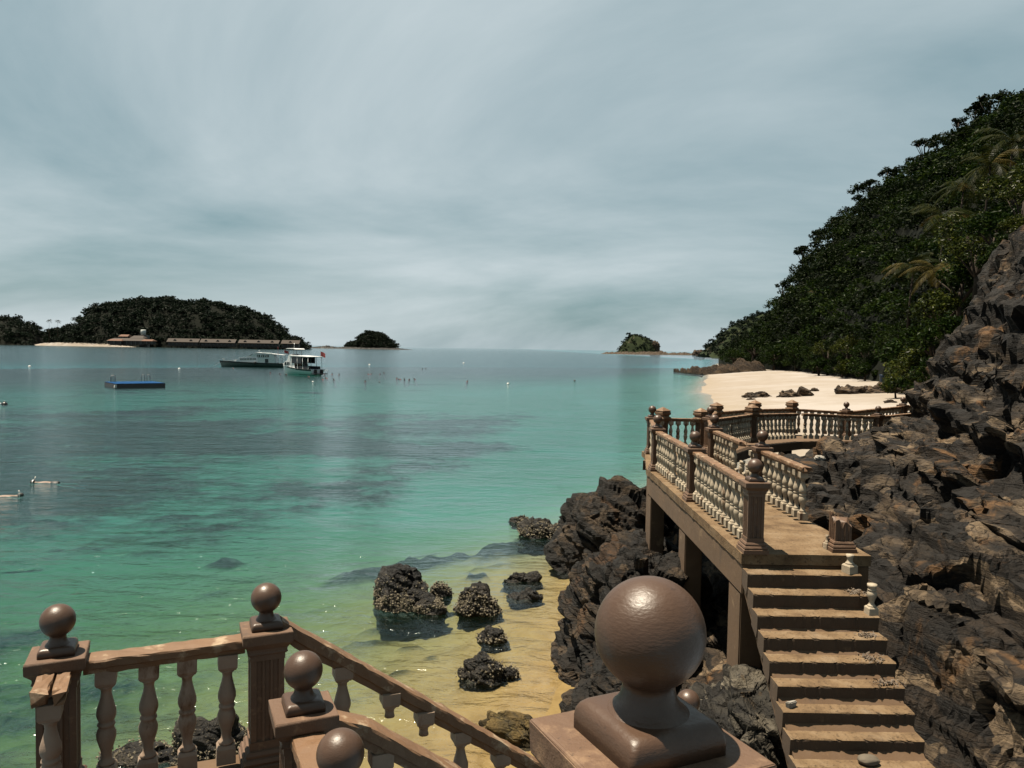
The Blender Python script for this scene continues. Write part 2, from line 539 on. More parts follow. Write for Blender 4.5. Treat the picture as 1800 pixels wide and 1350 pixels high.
n = noise(t, 0.35, 9, 0.68); n2 = noise(t, 1.4, 8, 0.7)
c = ramp(t, n, [(0.32, (0.022, 0.015, 0.010)), (0.5, (0.09, 0.056, 0.031)), (0.70, (0.27, 0.175, 0.10))])
c = mixc(t, ramp(t, n2, [(0.55, 0), (0.68, 0.8)]), c, (0.03, 0.022, 0.016))
principled(t, o, c, 0.9, 0.2, bump(t, n2, 1.0, 0.6, bump(t, n, 1.0, 1.2)))
MATS['far_rock'] = m
plain('barnacle', (0.30, 0.25, 0.17), 0.8, 0.3, 0.4, 20)

# sand and seabed; 'reef' is weed and coral rubble, 'wet' is the wave-wetted strip
m, t, o = mat_new('sand')
pos = coords(t)
ar = N('ShaderNodeAttribute', t, attribute_name='reef')
aw = N('ShaderNodeAttribute', t, attribute_name='wet')
n1 = noise(t, 0.5, 7, 0.6); n2 = noise(t, 6, 7, 0.65); n3 = noise(t, 1.6, 8, 0.7, dist=0.7)
n0 = noise(t, 0.045, 6, 0.6, dist=0.4)
dry = ramp(t, n1, [(0.3, (0.50, 0.42, 0.345)), (0.7, (0.58, 0.50, 0.425))])
dry = mixc(t, ramp(t, n0, [(0.48, 0), (0.62, 0.7)]), dry, (0.68, 0.62, 0.58))
wetc = ramp(t, n3, [(0.25, (0.26, 0.170, 0.062)), (0.5, (0.40, 0.275, 0.110)), (0.75, (0.48, 0.35, 0.160))])
c = mixc(t, aw.outputs['Fac'], dry, wetc)
weed = ramp(t, n2, [(0.35, (0.010, 0.014, 0.012)), (0.55, (0.030, 0.034, 0.024)), (0.75, (0.12, 0.11, 0.065))])
rf = math_(t, 'ADD', ar.outputs['Fac'], math_(t, 'MULTIPLY', math_(t, 'SUBTRACT', n3, 0.5), 0.9))
c = mixc(t, ramp(t, rf, [(0.34, 0), (0.74, 1)]), c, weed)
c = mixc(t, ramp(t, noise(t, 14, 5, 0.7), [(0.66, 0), (0.74, 0.5)]), c, (0.07, 0.055, 0.035))
principled(t, o, c, 0.95, 0.15, bump(t, n2, 0.6, 0.05, bump(t, n1, 0.5, 0.15)))
MATS['sand'] = m

# sea water: clear film over the sand, turquoise body where it is deep ('depth' in metres)
m, t, o = mat_new('sea_water')
pos = coords(t)
ad = N('ShaderNodeAttribute', t, attribute_name='depth')
d = ad.outputs['Fac']
def ex(k): return math_(t, 'POWER', 2.71828, math_(t, 'MULTIPLY', d, -k))
tcol = N('ShaderNodeCombineColor', t)
lk(t, ex(0.48), tcol.inputs[0]); lk(t, ex(0.112), tcol.inputs[1]); lk(t, ex(0.118), tcol.inputs[2])
tr = N('ShaderNodeBsdfTransparent', t); lk(t, tcol.outputs[0], tr.inputs[0])
df = N('ShaderNodeBsdfDiffuse', t)
bodyc = ramp(t, math_(t, 'MULTIPLY', d, 0.1), [(0.0, (0.016, 0.066, 0.038)), (0.16, (0.018, 0.070, 0.054)), (0.40, (0.013, 0.048, 0.050)), (1.0, (0.009, 0.030, 0.036))])
pat = noise(t, 0.02, 6, 0.6, stretch=(0.5, 1.6, 1), dist=0.6)
bodyc = mixc(t, ramp(t, pat, [(0.35, 0.0), (0.7, 0.45)]), bodyc, (0.009, 0.024, 0.029))
lk(t, bodyc, df.inputs[0])
body = N('ShaderNodeMixShader', t)
lk(t, math_(t, 'SUBTRACT', 1.0, ex(0.085)), body.inputs[0])
lk(t, tr.outputs[0], body.inputs[1]); lk(t, df.outputs[0], body.inputs[2])
w1 = noise(t, 1.1, 5, 0.55, stretch=(0.8, 1.5, 1), rot=(0, 0, R(12)), dist=0.5)
w2 = noise(t, 5.0, 4, 0.6, stretch=(0.8, 1.6, 1), rot=(0, 0, R(-10)), dist=0.4)
w3 = noise(t, 0.22, 4, 0.5, stretch=(0.6, 1.7, 1))
nb = bump(t, w3, 0.40, 0.9)
nb = bump(t, w1, 0.55, 0.28, nb)
nb = bump(t, w2, 0.34, 0.06, nb)
lk(t, bump(t, w1, 1.0, 0.5), df.inputs['Normal'])
gl = N('ShaderNodeBsdfGlossy', t); gl.inputs['Roughness'].default_value = 0.09
gl.inputs[0].default_value = (0.9, 0.95, 0.97, 1)
lk(t, nb, gl.inputs['Normal'])
fr = N('ShaderNodeFresnel', t); fr.inputs['IOR'].default_value = 1.33
lk(t, nb, fr.inputs['Normal'])
mx = N('ShaderNodeMixShader', t)
lk(t, math_(t, 'MULTIPLY', fr.outputs[0], 0.95), mx.inputs[0])
lk(t, body.outputs[0], mx.inputs[1]); lk(t, gl.outputs[0], mx.inputs[2])
lk(t, mx.outputs[0], o.inputs['Surface'])
MATS['sea_water'] = m

def leaf_mat(name, a, b, c_, rough=0.5):
    m, t, o = mat_new(name)
    g = N('ShaderNodeNewGeometry', t)
    n = noise(t, 0.16, 4, 0.6, vec=g.outputs['Position'])
    k = math_(t, 'ADD', math_(t, 'MULTIPLY', g.outputs['Random Per Island'], 0.55), math_(t, 'MULTIPLY', n, 0.6))
    col = ramp(t, k, [(0.28, a), (0.58, b), (0.88, c_)])
    p = N('ShaderNodeBsdfPrincipled', t)
    lk(t, col, p.inputs['Base Color'])
    p.inputs['Roughness'].default_value = rough
    p.inputs['Specular IOR Level'].default_value = 0.06 if rough < 0.4 else 0.04
    tl = N('ShaderNodeBsdfTranslucent', t); lk(t, col, tl.inputs[0])
    mm = N('ShaderNodeMixShader', t); mm.inputs[0].default_value = 0.25
    lk(t, p.outputs[0], mm.inputs[1]); lk(t, tl.outputs[0], mm.inputs[2])
    lk(t, mm.outputs[0], o.inputs['Surface'])
    MATS[name] = m
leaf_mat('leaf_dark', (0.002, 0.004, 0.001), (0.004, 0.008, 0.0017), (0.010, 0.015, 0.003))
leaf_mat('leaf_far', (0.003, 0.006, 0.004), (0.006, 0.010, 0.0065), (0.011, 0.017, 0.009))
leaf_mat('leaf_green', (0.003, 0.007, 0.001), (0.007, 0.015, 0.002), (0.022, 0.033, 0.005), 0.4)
leaf_mat('leaf_glossy', (0.006, 0.010, 0.0015), (0.016, 0.023, 0.003), (0.055, 0.060, 0.010), 0.35)
leaf_mat('leaf_palm', (0.005, 0.008, 0.002), (0.011, 0.014, 0.003), (0.026, 0.026, 0.006), 0.4)
leaf_mat('leaf_palm_old', (0.012, 0.010, 0.002), (0.028, 0.022, 0.005), (0.055, 0.042, 0.010), 0.5)
plain('bark', (0.075, 0.055, 0.04), 0.9, 0.2, 0.4, 4)
m, t, o = mat_new('hill_soil')
n = noise(t, 0.25, 6)
principled(t, o, ramp(t, n, [(0.3, (0.003, 0.005, 0.002)), (0.7, (0.007, 0.010, 0.004))]), 0.95, 0.1, bump(t, n, 0.6, 1.0))
MATS['hill_soil'] = m
m, t, o = mat_new('islet_grass')
n = noise(t, 0.06, 8, 0.65); n2 = noise(t, 0.03, 6, 0.6, dist=1.0)
c = ramp(t, n, [(0.3, (0.018, 0.030, 0.012)), (0.6, (0.042, 0.058, 0.022)), (0.8, (0.085, 0.085, 0.045))])
c = mixc(t, ramp(t, n2, [(0.60, 0), (0.68, 0.8)]), c, (0.17, 0.125, 0.095))
principled(t, o, c, 0.95, 0.1, bump(t, n, 0.8, 3.0))
MATS['islet_grass'] = m
for nm, c, ro in (('hull_white', (0.95, 0.97, 0.97), 0.3), ('hull_grey', (0.62, 0.72, 0.70), 0.35), ('hull_dark', (0.20, 0.27, 0.25), 0.4), ('navy', (0.020, 0.024, 0.035), 0.4),
                  ('glass_dark', (0.025, 0.032, 0.034), 0.12), ('blind', (0.42, 0.47, 0.43), 0.4), ('raft_blue', (0.003, 0.085, 0.27), 0.9),
                  ('raft_side', (0.014, 0.016, 0.030), 0.6), ('steel', (0.42, 0.43, 0.43), 0.35), ('flag_red', (0.42, 0.03, 0.03), 0.7),
                  ('flag_blue', (0.02, 0.03, 0.18), 0.7), ('vest_red', (0.20, 0.016, 0.026), 0.8), ('hair', (0.012, 0.010, 0.009), 0.6),
                  ('skin', (0.30, 0.17, 0.11), 0.6), ('swim_black', (0.012, 0.012, 0.014), 0.6), ('buoy_white', (0.72, 0.72, 0.70), 0.5),
                  ('buoy_black', (0.012, 0.012, 0.013), 0.4), ('roof_tile', (0.075, 0.052, 0.040), 0.9), ('roof_orange', (0.22, 0.10, 0.055), 0.9),
                  ('timber_dark', (0.022, 0.019, 0.017), 0.8), ('tank_white', (0.55, 0.58, 0.56), 0.6), ('bin_blue', (0.012, 0.085, 0.22), 0.5),
                  ('render_grey', (0.28, 0.28, 0.26), 0.8), ('rubble', (0.50, 0.46, 0.40), 0.9), ('driftwood', (0.24, 0.18, 0.13), 0.9),
                  ('grey_stone', (0.20, 0.16, 0.11), 0.85), ('fin_blue', (0.03, 0.13, 0.20), 0.5)):
    plain(nm, c, ro, 0.1 if nm == 'raft_blue' else 0.5, alb=0.62 if nm in ('hull_white', 'hull_grey', 'tank_white', 'buoy_white', 'blind') else None)

# ================================================================== the setting
# coast line x(y): water lies at smaller x
_cy = np.array([-60, 5.0, 9.5, 11.5, 13, 16, 20, 30, 45, 58, 81, 116, 160, 228, 300, 600])
_cx = np.array([-3.0, -1.6, -0.6, 0.3, 0.9, 2.0, 2.8, 8.5, 14.5, 18.2, 22.6, 29, 40, 59, 80, 160])
def coast(y): return np.interp(y, _cy, _cx)
def ground(x, y):
    p2 = np.stack([x, y, np.zeros_like(x)], 1)
    wob = fbm(p2 * 0.06, 3) * 0.05 * np.clip(y, 0, 120) * 0.25 + 0.25 * fbm(p2 * 0.5, 2)
    d = coast(y) - x + wob
    sea = -(2.5 * (1 - np.exp(-(np.maximum(d, 0) / (11.0 - 6.5 * np.clip((y - 25) / 30, 0, 1))) ** 1.6)) + 0.014 * np.maximum(d, 0))
    sea = np.maximum(sea, -9)
    up = np.maximum(-d, 0)
    land = 2.7 * (1 - np.exp(-up * 0.075 / 2.2))
    z = np.where(d > 0, sea, land)
    return z + 0.05 * fbm(p2 * 0.8, 3) * np.clip(np.abs(d) * 0.4, 0.05, 1), d

def polar(r0, r1, ratio, a0, a1, na):
    nr = int(math.log(r1 / r0) / math.log(ratio)) + 1
    r = r0 * ratio ** np.arange(nr)
    a = np.linspace(R(a0), R(a1), na)
    rr, aa = np.meshgrid(r, a, indexing='ij')
    return (rr * np.sin(aa)).ravel(), (rr * np.cos(aa)).ravel(), nr, na

gx, gy, nr, na = polar(5.0, 420, 1.0115, -48, 48, 470)
gz, gd = ground(gx, gy)
p2 = np.stack([gx, gy, np.zeros_like(gx)], 1)
reef = 0.55 * fbm(p2 * np.array([0.045, 0.07, 1]) + 3.3, 6, 0.6) - 0.12 + 0.22 * fbm(p2 * 0.45 + 8, 4, 0.6)
def blob(cx, cy, rx, ry, rot=0.0, amp=1.0):
    c, s = math.cos(rot), math.sin(rot)
    u = ((gx - cx) * c + (gy - cy) * s) / rx; v = (-(gx - cx) * s + (gy - cy) * c) / ry
    return amp * np.exp(-(u * u + v * v) ** 2)
def sst(a, b, x):
    u = np.clip((x - a) / (b - a), 0, 1); return u * u * (3 - 2 * u)
reef += 0.80 * sst(16, 25, gd) * (1 - sst(70, 130, gy)) * sst(24, 34, gy)      # broad dark reef flat
reef += 0.30 * sst(30, 60, gd)
reef += 0.52 * sst(4.5, 9, gd) * (1 - sst(20, 24, gy))                          # weed flat off the platform
reef -= 0.35 * (1 - sst(5, 11, gd)) * (gd > 0)
for px, py, rx, ry, a in ((700, 945, 2.6, 1.3, .95), (770, 938, 1.8, 0.8, .9), (890, 945, 1.8, 1.5, .95), (640, 955, 1.6, .7, .8), (960, 918, 1.6, 1.6, .9), (838, 1004, .35, .35, 1.2),
                          (395, 893, .9, .8, .8), (745, 912, .8, .5, .6), (700, 960, .8, .4, .6), (1010, 955, 1.1, .7, .8), (700, 1080, 1.2, .5, .7), (650, 1105, .9, .35, .7), (860, 975, 1.0, .4, .6), (380, 945, 1.1, .9, .5), (700, 1180, .35, .25, .7), (720, 1130, .4, .2, .7), (755, 1155, .25, .2, .6)):
    p = at_z(px, py, -0.3)
    reef = np.maximum(reef, blob(p.x, p.y, rx, ry, 0.1, a * 0.95))
reef = np.where(gd < 0.3, 0, reef)
gz = gz + np.clip(reef - 0.3, 0, 0.6) * np.clip(gd * 0.12, 0, 0.7) * (0.6 + 0.5 * fbm(p2 * 1.3, 3))
gz = np.where(gd > 0.4, np.minimum(gz, -0.06), gz)
me = np_mesh('seabed', np.stack([gx, gy, gz], 1), grid_faces(nr, na)[:, ::-1], MATS['sand'])
vattr(me, 'reef', reef)
vattr(me, 'wet', np.clip(1 - (gz - 0.05) / 0.35, 0, 1) * np.clip(1.9 - gy / 22, 0.18, 1))
tag(place('seabed_and_beach', me), 'pale sand beach and golden sandy seabed with dark reef patches', kind='structure')

wx, wy, nr, na = polar(2.5, 40000, 1.03, -75, 75, 260)
wz, wd = ground(wx, wy)
dep = np.clip(-wz, 0, 9)
dep = dep + 24 * sst(150, 400, np.hypot(wx, wy)) * sst(10, 60, wd)
far = np.hypot(wx, wy)
dep = dep + 2.0 * sst(900, 2500, far)
me = np_mesh('water', np.stack([wx, wy, np.zeros_like(wx)], 1), grid_faces(nr, na)[:, ::-1], MATS['sea_water'])
vattr(me, 'depth', dep)
tag(place('sea_water', me), 'clear turquoise sea with small ripples', kind='structure')

# ---- the cliff and rocks that carry the footbridge
CP = np.array([
 (5.5,8,2.7),(6.4,9.5,3.4),(7.3,11,4.0),(10,15,5.6),(13.3,20,8.9),(16,24,10.8),
 (4.85,9.9,2.95),(4.85,9,2.2),(4.9,8,1.35),(5.0,7,0.5),(5.6,6.3,1.1),(6.4,6.5,2.3),(6.4,8,3.1),(8,9,4.3),(9,12,5.2),(12,14,6.8),
 (4.95,10.6,3.0),(5.0,12,3.1),(5.0,14,3.1),(5.05,16,3.0),(5.05,18,2.4),(5.1,20,1.6),
 (5.6,11.5,3.5),(6,13,3.7),(6,15,3.8),(6.6,17.3,3.95),(8.6,18,4.05),(7.4,20.2,2.8),(9.2,21.5,3.0),(6.5,10.6,3.8),(8,14.5,4.45),
 (10.2,19.5,4.4),(11.6,22,4.2),(12.6,24,4.3),(13.4,24,6.4),(14.3,24,8.0),(15.4,24,9.7),(17,25,11.6),(20,24,13.2),(18,20,12.0),(16,17,10.2),
 (12.6,26.8,2.2),(14,27.6,2.6),(16.5,28,5),(20,28.5,9),(8,23.5,1.9),(11,25,2.0),(15,30,2.2),(20,31,5),
 (4,10.4,1.3),(4,12,1.4),(4,14,1.4),(4,17,1.2),(3.2,19,.9),(3.8,21,1.5),(3,11,.5),(3,13,.7),(2.6,15,.4),(2.4,17,.1),(1.6,20,-.8),
 (1.2,14,-.3),(3.6,23,.2),(4,26,-.4),(2,10.6,.15),(2.4,9.3,.5),(3,8.6,.7),(3,7,.4),(2,7,.1),(1,10,-.1),(0,12,-.7),(0,18,-1.2),(5,25,.7),(6,30,.6),
 (4,8.5,.7),(4,7,.2),(0.5,6,-.3),(10,30,1.4),(22,10,12),(14,8,8),(9,5.5,4.6)])
def rbf_fit(P):
    d = np.linalg.norm(P[:, None, :2] - P[None, :, :2], axis=2)
    K = d + np.eye(len(P)) * 0.02 * -1.0
    A = np.zeros((len(P) + 3, len(P) + 3))
    A[:len(P), :len(P)] = K; A[:len(P), len(P)] = 1; A[:len(P), len(P) + 1:] = P[:, :2]
    A[len(P):, :len(P)] = A[:len(P), len(P):].T
    return np.linalg.solve(A, np.concatenate([P[:, 2], [0, 0, 0]]))
CW = rbf_fit(CP)
def cliff_z(x, y):
    z = CW[len(CP)] + CW[len(CP) + 1] * x + CW[len(CP) + 2] * y
    for k, (a, b, _) in enumerate(CP):
        z = z + CW[k] * np.hypot(x - a, y - b)
    return z
def blur(z, k):
    for _ in range(k):
        zp = np.pad(z, 1, mode='edge')
        z = (zp[:-2, 1:-1] + zp[2:, 1:-1] + zp[1:-1, :-2] + zp[1:-1, 2:] + 2 * z) / 6
    return z
xs = np.concatenate([np.arange(0.2, 12.5, 0.042), np.arange(12.5, 21.5, 0.075)])
ys = np.concatenate([np.arange(5.6, 15, 0.042), np.arange(15, 30.5, 0.07)])
X, Y = np.meshgrid(xs, ys, indexing='ij')
Z = cliff_z(X.ravel(), Y.ravel()).reshape(X.shape)
Z = blur(Z, 6)
Pt = np.stack([X, Y, Z], 2).reshape(-1, 3)
tcrd = (Pt @ STRATA + 0.55 * fbm(Pt * 0.28 + 4.0, 4)) / 0.95
ti = np.floor(tcrd); tu = tcrd - ti
ts = np.clip((tu - 0.70) / 0.30, 0, 1); ts = ts * ts * (3 - 2 * ts)
terr = (ts - tu) * 0.95 * (0.45 + 0.75 * hash1(ti, 7)) * sst(4.6, 5.6, Pt[:, 0]) * (0.25 + 0.75 * sst(8.0, 11.0, Pt[:, 1]))
Z = blur((Pt[:, 2] + terr).reshape(X.shape), 2)
Pt[:, 2] = Z.ravel()
Zs = blur(Z, 3)
gu, gv = np.gradient(Zs, xs, ys)
nrm = np.stack([-gu, -gv, 0.8 * np.ones_like(Z)], 2); nrm /= np.linalg.norm(nrm, axis=2)[:, :, None]
D = rock_disp(Pt, 1.0) + 0.55 * rock_disp(Pt * 0.4 + 31.0, 1.0) * sst(4.7, 7, Pt[:, 0]) * 1.5 * (0.3 + 0.7 * sst(8.0, 11.0, Pt[:, 1]))
stair_zone = np.exp(-(np.maximum(0, np.abs(Pt[:, 0] - 4.0) - 0.75) / 0.35) ** 2) * (Pt[:, 1] < 19.5)
D = D * (1 - 0.65 * stair_zone) - 0.12 * stair_zone
mask = sst(-0.5, 0.35, Pt[:, 2])
D = D * (0.25 + 0.75 * mask)
Pd = Pt + nrm.reshape(-1, 3) * D[:, None]
# keep clear of steps and deck
inb = (Pd[:, 0] > 2.95) & (Pd[:, 0] < 4.68)
top = np.where(Pd[:, 1] > 9.98, 2.6, 3.05 - (9.98 - Pd[:, 1]) * 0.19 / 0.23 - 0.15)
Pd[:, 2] = np.where(inb & (Pd[:, 1] < 20.5), np.minimum(Pd[:, 2], top), Pd[:, 2])
me = np_mesh('cliff', Pd, grid_faces(len(xs), len(ys)), MATS['cliff_rock'], smooth=False)
vattr(me, 'lichen', np.clip(0.18 + 0.65 * sst(4.5, 6.4, Pd[:, 2]) + 0.75 * fbm(Pd * 0.45 + 2.0, 4), 0, 1))
tag(place('cliff', me), 'dark layered cliff with ochre ledges beside the stone steps', kind='structure')

# ---- loose rocks
def ico(sub):
    bm = bmesh.new(); bmesh.ops.create_icosphere(bm, subdivisions=sub, radius=1.0)
    V = np.array([v.co[:] for v in bm.verts]); Q = np.array([[v.index for v in f.verts] for f in bm.faces]); bm.free()
    return V, Q
ICO = {k: ico(k) for k in (3, 4, 5, 6, 7)}
def rock(name, c, rad, matn, label, cat='rock', sub=6, rot=0.0, seed=0.0, rscale=None, power=1.0, group=None, strata=STRATA, lump=0.22, smooth=False, tilt=(0, 0), amp=0.8):
    V, Q = ICO[sub]
    V = np.sign(V) * np.abs(V) ** power
    rad = np.array(rad, dtype=float)
    low = fbm(V * 1.1 + seed * 3.7, 3)
    V = V * (1 + lump * low)[:, None]
    P = V * rad
    rm = np.array((Matrix.Rotation(rot, 3, 'Z') @ Matrix.Rotation(tilt[0], 3, 'X') @ Matrix.Rotation(tilt[1], 3, 'Y')))
    P = P @ rm.T
    sc = rscale or float(rad.max()) * 0.55
    nn = (V / rad); nn /= np.linalg.norm(nn, axis=1)[:, None]; nn = nn @ rm.T
    P = P + nn * rock_disp(P + np.array(c) * 0.37 + seed, sc, strata)[:, None] * amp
    me = np_mesh(name, P, Q, MATS[matn], smooth)
    o = place(name, me, None, c)
    tag(o, label, cat, group)
    return o
def barnacles(o, n, zlo, zhi, size, seed=0):
    """little limpet cones on the lower skin of a rock"""
    r = np.random.default_rng(seed)
    me = o.data
    co = np.empty(len(me.vertices) * 3); me.vertices.foreach_get('co', co); co = co.reshape(-1, 3)
    no = np.empty(len(me.vertices) * 3); me.vertices.foreach_get('normal', no); no = no.reshape(-1, 3)
    z = co[:, 2] + o.location.z + 0.35 * fbm(co * 1.7 + seed, 2)
    idx = np.where((z > zlo) & (z < zhi) & (co[:, 2] + o.location.z > 0.0))[0]
    if len(idx) == 0: return
    idx = r.choice(idx, n)
    V = []; Q = []
    for i in idx:
        p = co[i] + r.normal(size=3) * size * 0.8; nn = no[i]
        a = np.cross(nn, (0.3, 0.5, 0.8)); a /= np.linalg.norm(a) + 1e-9; b = np.cross(nn, a)
        s = size * r.uniform(0.45, 1.15); k = len(V)
        for q in range(4):
            an = q * math.pi / 2 + r.uniform(0, 1)
            V.append(p + (a * math.cos(an) + b * math.sin(an)) * s - nn * s * 0.3)
        V.append(p + nn * s * r.uniform(0.5, 1.2) + r.normal(size=3) * s * 0.3)
        for q in range(4): Q.append((k + q, k + (q + 1) % 4, k + 4))
    b = place('barnacles', np_mesh('barnacles', V, Q, MATS['barnacle'], False), o)
    b['kind'] = 'stuff'

def P0(px, py, z=0.0): return at_z(px, py, z)
r1 = rock('shore_rock', (2.35, 14.1, 0.25), (1.45, 1.7, 1.95), 'shore_rock', 'massive black layered boulder below the footbridge, behind the large nearest ball', 'boulder', 7, 0.2, 1.0, 0.85, 0.92)
r2 = rock('shore_rock', (3.0, 21.3, 0.3), (1.75, 1.9, 2.0), 'shore_rock', 'humped dark brown rock at the far left end of the footbridge', 'boulder', 6, 0.4, 2.0, 0.8)
rock('shore_rock', (3.0, 17.3, 0.35), (1.2, 1.6, 1.35), 'shore_rock', 'brown rock ledge around the foot of the second bridge pillar', 'boulder', 6, 0.1, 3.0, 0.7)
rock('shore_rock', (2.75, 9.6, 0.55), (0.80, 1.25, 1.35), 'stripe_rock', 'grey striped slab of rock at the foot of the steps, left side', 'boulder', 7, -0.25, 4.0, 0.6, strata=np.array([0.62, -0.2, 0.76]), tilt=(0, R(18)))
rock('shore_rock', (2.05, 11.9, 0.2), (0.9, 1.0, 1.05), 'shore_rock', 'wet black rock with white specks right beside the sand', 'boulder', 6, 0.5, 5.0, 0.6)
rock('boulder', (5.75, 7.25, 1.2), (0.62, 0.55, 0.62), 'cliff_rock', 'squarish cracked boulder at the bottom right beside the lowest steps', 'boulder', 6, 0.4, 6.0, 0.7, 0.6)
rock('boulder', (5.05, 7.35, 0.95), (0.33, 0.32, 0.42), 'cliff_rock', 'small dark upright boulder wedged next to the lowest steps', 'boulder', 5, 0.1, 7.0, 0.5, 0.7)
def sea_rock(px, py, wpx, hpx, matn, label, sub=5, seed=0.0, asp=0.8, barn=0, sink=0.25, power=1.0, name='sea_rock', zb=0.0, rot=0.0, lump=0.3, bs=0.028, rscale=None):
    p = at_z(px, py, zb); k = p.y / F
    rx = wpx * k / 2; rz = hpx * k
    o = rock(name, (p.x, p.y + rx * asp * 0.5, zb - rz * sink), (rx, rx * asp, rz * (1 + sink)), matn, label, 'rock', sub, rot, seed, rscale or max(rx, rz) * 0.8, power, lump=lump, amp=0.55)
    if barn: barnacles(o, barn, zb - 0.05, zb + rz * 0.60, bs, int(seed * 10) + 3)
    return o
sea_rock(703, 1062, 92, 62, 'barnacle_rock', 'tall flat-topped black rock standing in the green shallows', 6, 11, 0.8, 500, 0.2, 0.75, lump=0.12)
sea_rock(716, 1072, 112, 30, 'barnacle_rock', 'shell-crusted skirt of rock along the foot of the tall black rock', 6, 12, 0.6, 1300, 0.3)
sea_rock(668, 1050, 30, 34, 'barnacle_rock', 'small shell-crusted knob on the left side of the tall black rock', 5, 12.5, 0.9, 200, 0.2)
sea_rock(772, 1048, 40, 22, 'barnacle_rock', 'little crusted rock between the tall black rock and its right neighbour', 5, 13, 0.8, 250, 0.3)
sea_rock(756, 1078, 62, 24, 'barnacle_rock', 'low crusted rock at the right foot of the tall black rock', 5, 13.5, 0.7, 450, 0.3)
sea_rock(838, 1078, 84, 46, 'barnacle_rock', 'sloping shell-crusted rock right of the tall black rock', 6, 14, 0.75, 1100, 0.2)
sea_rock(868, 1128, 54, 20, 'barnacle_rock', 'small peaked rock alone in the pale shallows', 5, 15, 0.8, 200, 0.3)
sea_rock(848, 1196, 82, 42, 'barnacle_rock', 'pointed wet black rock in the yellow shallows nearest the beach', 6, 16, 0.7, 220, 0.15)
sea_rock(890, 1190, 50, 14, 'barnacle_rock', 'low tail of rock trailing right from the pointed wet rock', 5, 16.6, 0.6, 60, 0.3)
sea_rock(920, 1024, 76, 14, 'barnacle_rock', 'flat rock slab awash in the clear shallows, upper of two', 5, 17, 0.6, 0, 0.9)
sea_rock(926, 1052, 66, 12, 'barnacle_rock', 'flat rock slab awash in the clear shallows, lower of two', 5, 18, 0.6, 0, 0.9)
sea_rock(945, 942, 74, 26, 'barnacle_rock', 'crusted dark rock left of the humped rock by the bridge', 6, 19, 0.8, 700, 0.3, bs=0.035)
sea_rock(1008, 948, 92, 34, 'barnacle_rock', 'crusted rock base at the foot of the humped brown rock', 6, 20, 0.8, 900, 0.3, bs=0.035)
sea_rock(915, 918, 40, 8, 'barnacle_rock', 'thin crusted rock tip furthest left of the bridge rocks', 5, 20.5, 0.8, 120, 0.4, bs=0.035)
sea_rock(370, 1345, 150, 78, 'barnacle_rock', 'gold-speckled crusted rock seen behind the lower balustrade', 6, 21, 0.7, 1500, 0.1, bs=0.022)
sea_rock(240, 1340, 130, 24, 'barnacle_rock', 'low sunken rock left of the gold-speckled crusted rock', 5, 22, 0.6, 150, 0.5)
sea_rock(905, 1312, 128, 40, 'algae_rock', 'flat ochre rock ledge at the edge of the golden sand', 6, 23, 0.55, 0, 0.1, 0.7, zb=-0.02)
# rocks on the far beach
def land_rock(px, py, wpx, hpx, Yd, label, sub=5, seed=0.0, asp=0.5, matn='beach_rock', power=1.0):
    p = at_y(px, py, Yd); k = Yd / F
    return rock('beach_rock', (p.x, p.y, p.z), (wpx * k / 2, wpx * k * asp / 2, hpx * k), matn, label, 'rock', sub, 0, seed, max(wpx * k * 0.35, hpx * k), power, lump=0.2)
def beach_y(px, py):
    lo = 20.0
    for Yd in np.arange(25, 330, 0.5):
        p = at_y(px, py, Yd)
        if p.z < ground(np.array([p.x]), np.array([p.y]))[0][0]: return Yd
    return 200.0
for px, py, wp, hp, lab, sd in ((1398, 697, 66, 14, 'largest brown rock hump on the open beach', 31), (1330, 698, 52, 6, 'low brown rocks left of the largest beach hump', 32),
                                (1430, 688, 18, 5, 'small brown rock just right of the largest beach hump', 33), (1515, 691, 96, 10, 'long flat brown rocks on the beach below the bushes', 34),
                                (1548, 690, 60, 13, 'dark rock mass where the beach meets the bushes', 35), (1321, 703, 18, 3, 'sliver of flat rock on the sand nearest the water', 36),
                                (1565, 708, 22, 4, 'smooth grey stone lying on bright sand by the cliff', 37)):
    land_rock(px, py, wp, hp, beach_y(px, py), lab, 5, sd)
# ================================================================== built structures: posts, rails, balusters
ZD = 3.36                                  # footbridge deck level
def fluted(h0, h1, hw, n=3):
    """square shaft with n vertical flutes on each face"""
    pts = []
    for side in range(4):
        a = side * math.pi / 2
        loc = [(-hw, -hw)]
        wd = 2 * hw
        fl = wd * 0.72 / n
        x = -hw + wd * 0.14
        for k in range(n):
            loc += [(x + fl * 0.12, -hw), (x + fl * 0.25, -hw + 0.012), (x + fl * 0.75, -hw + 0.012), (x + fl * 0.88, -hw)]
            x += fl
        for px, py in loc:
            pts.append((px * math.cos(a) - py * math.sin(a), px * math.sin(a) + py * math.cos(a)))
    return pts, h0, h1
def shaft_mesh(h0=0.14, h1=0.80, hw=0.108, name='post_shaft'):
    b = MB(); p, a, c = fluted(h0 + 0.06, h1 - 0.05, hw)
    b.prism(p, a, c, 'z')
    b.box((0, 0, h0 + 0.03), (2 * hw + 0.012, 2 * hw + 0.012, 0.06)); b.box((0, 0, h1 - 0.025), (2 * hw + 0.010, 2 * hw + 0.010, 0.05))
    return b.mesh(name, MATS['brown_paint'])
SHAFT = shaft_mesh()
PLINTH = MB().sq_stack([(0, .165), (.05, .165), (.055, .150), (.075, .158), (.095, .150), (.10, .135), (.12, .140), (.14, .128), (.145, .112), (.15, .112)]).jitter(0.002, 3).mesh('plinth', MATS['brown_paint'], 0.004)
CAP = MB().sq_stack([(.79, .118), (.80, .128), (.815, .124), (.83, .126), (.865, .150), (.875, .160), (.935, .160), (.942, .155)]).jitter(0.0025, 4).mesh('cap', MATS['brown_paint'], 0.006)
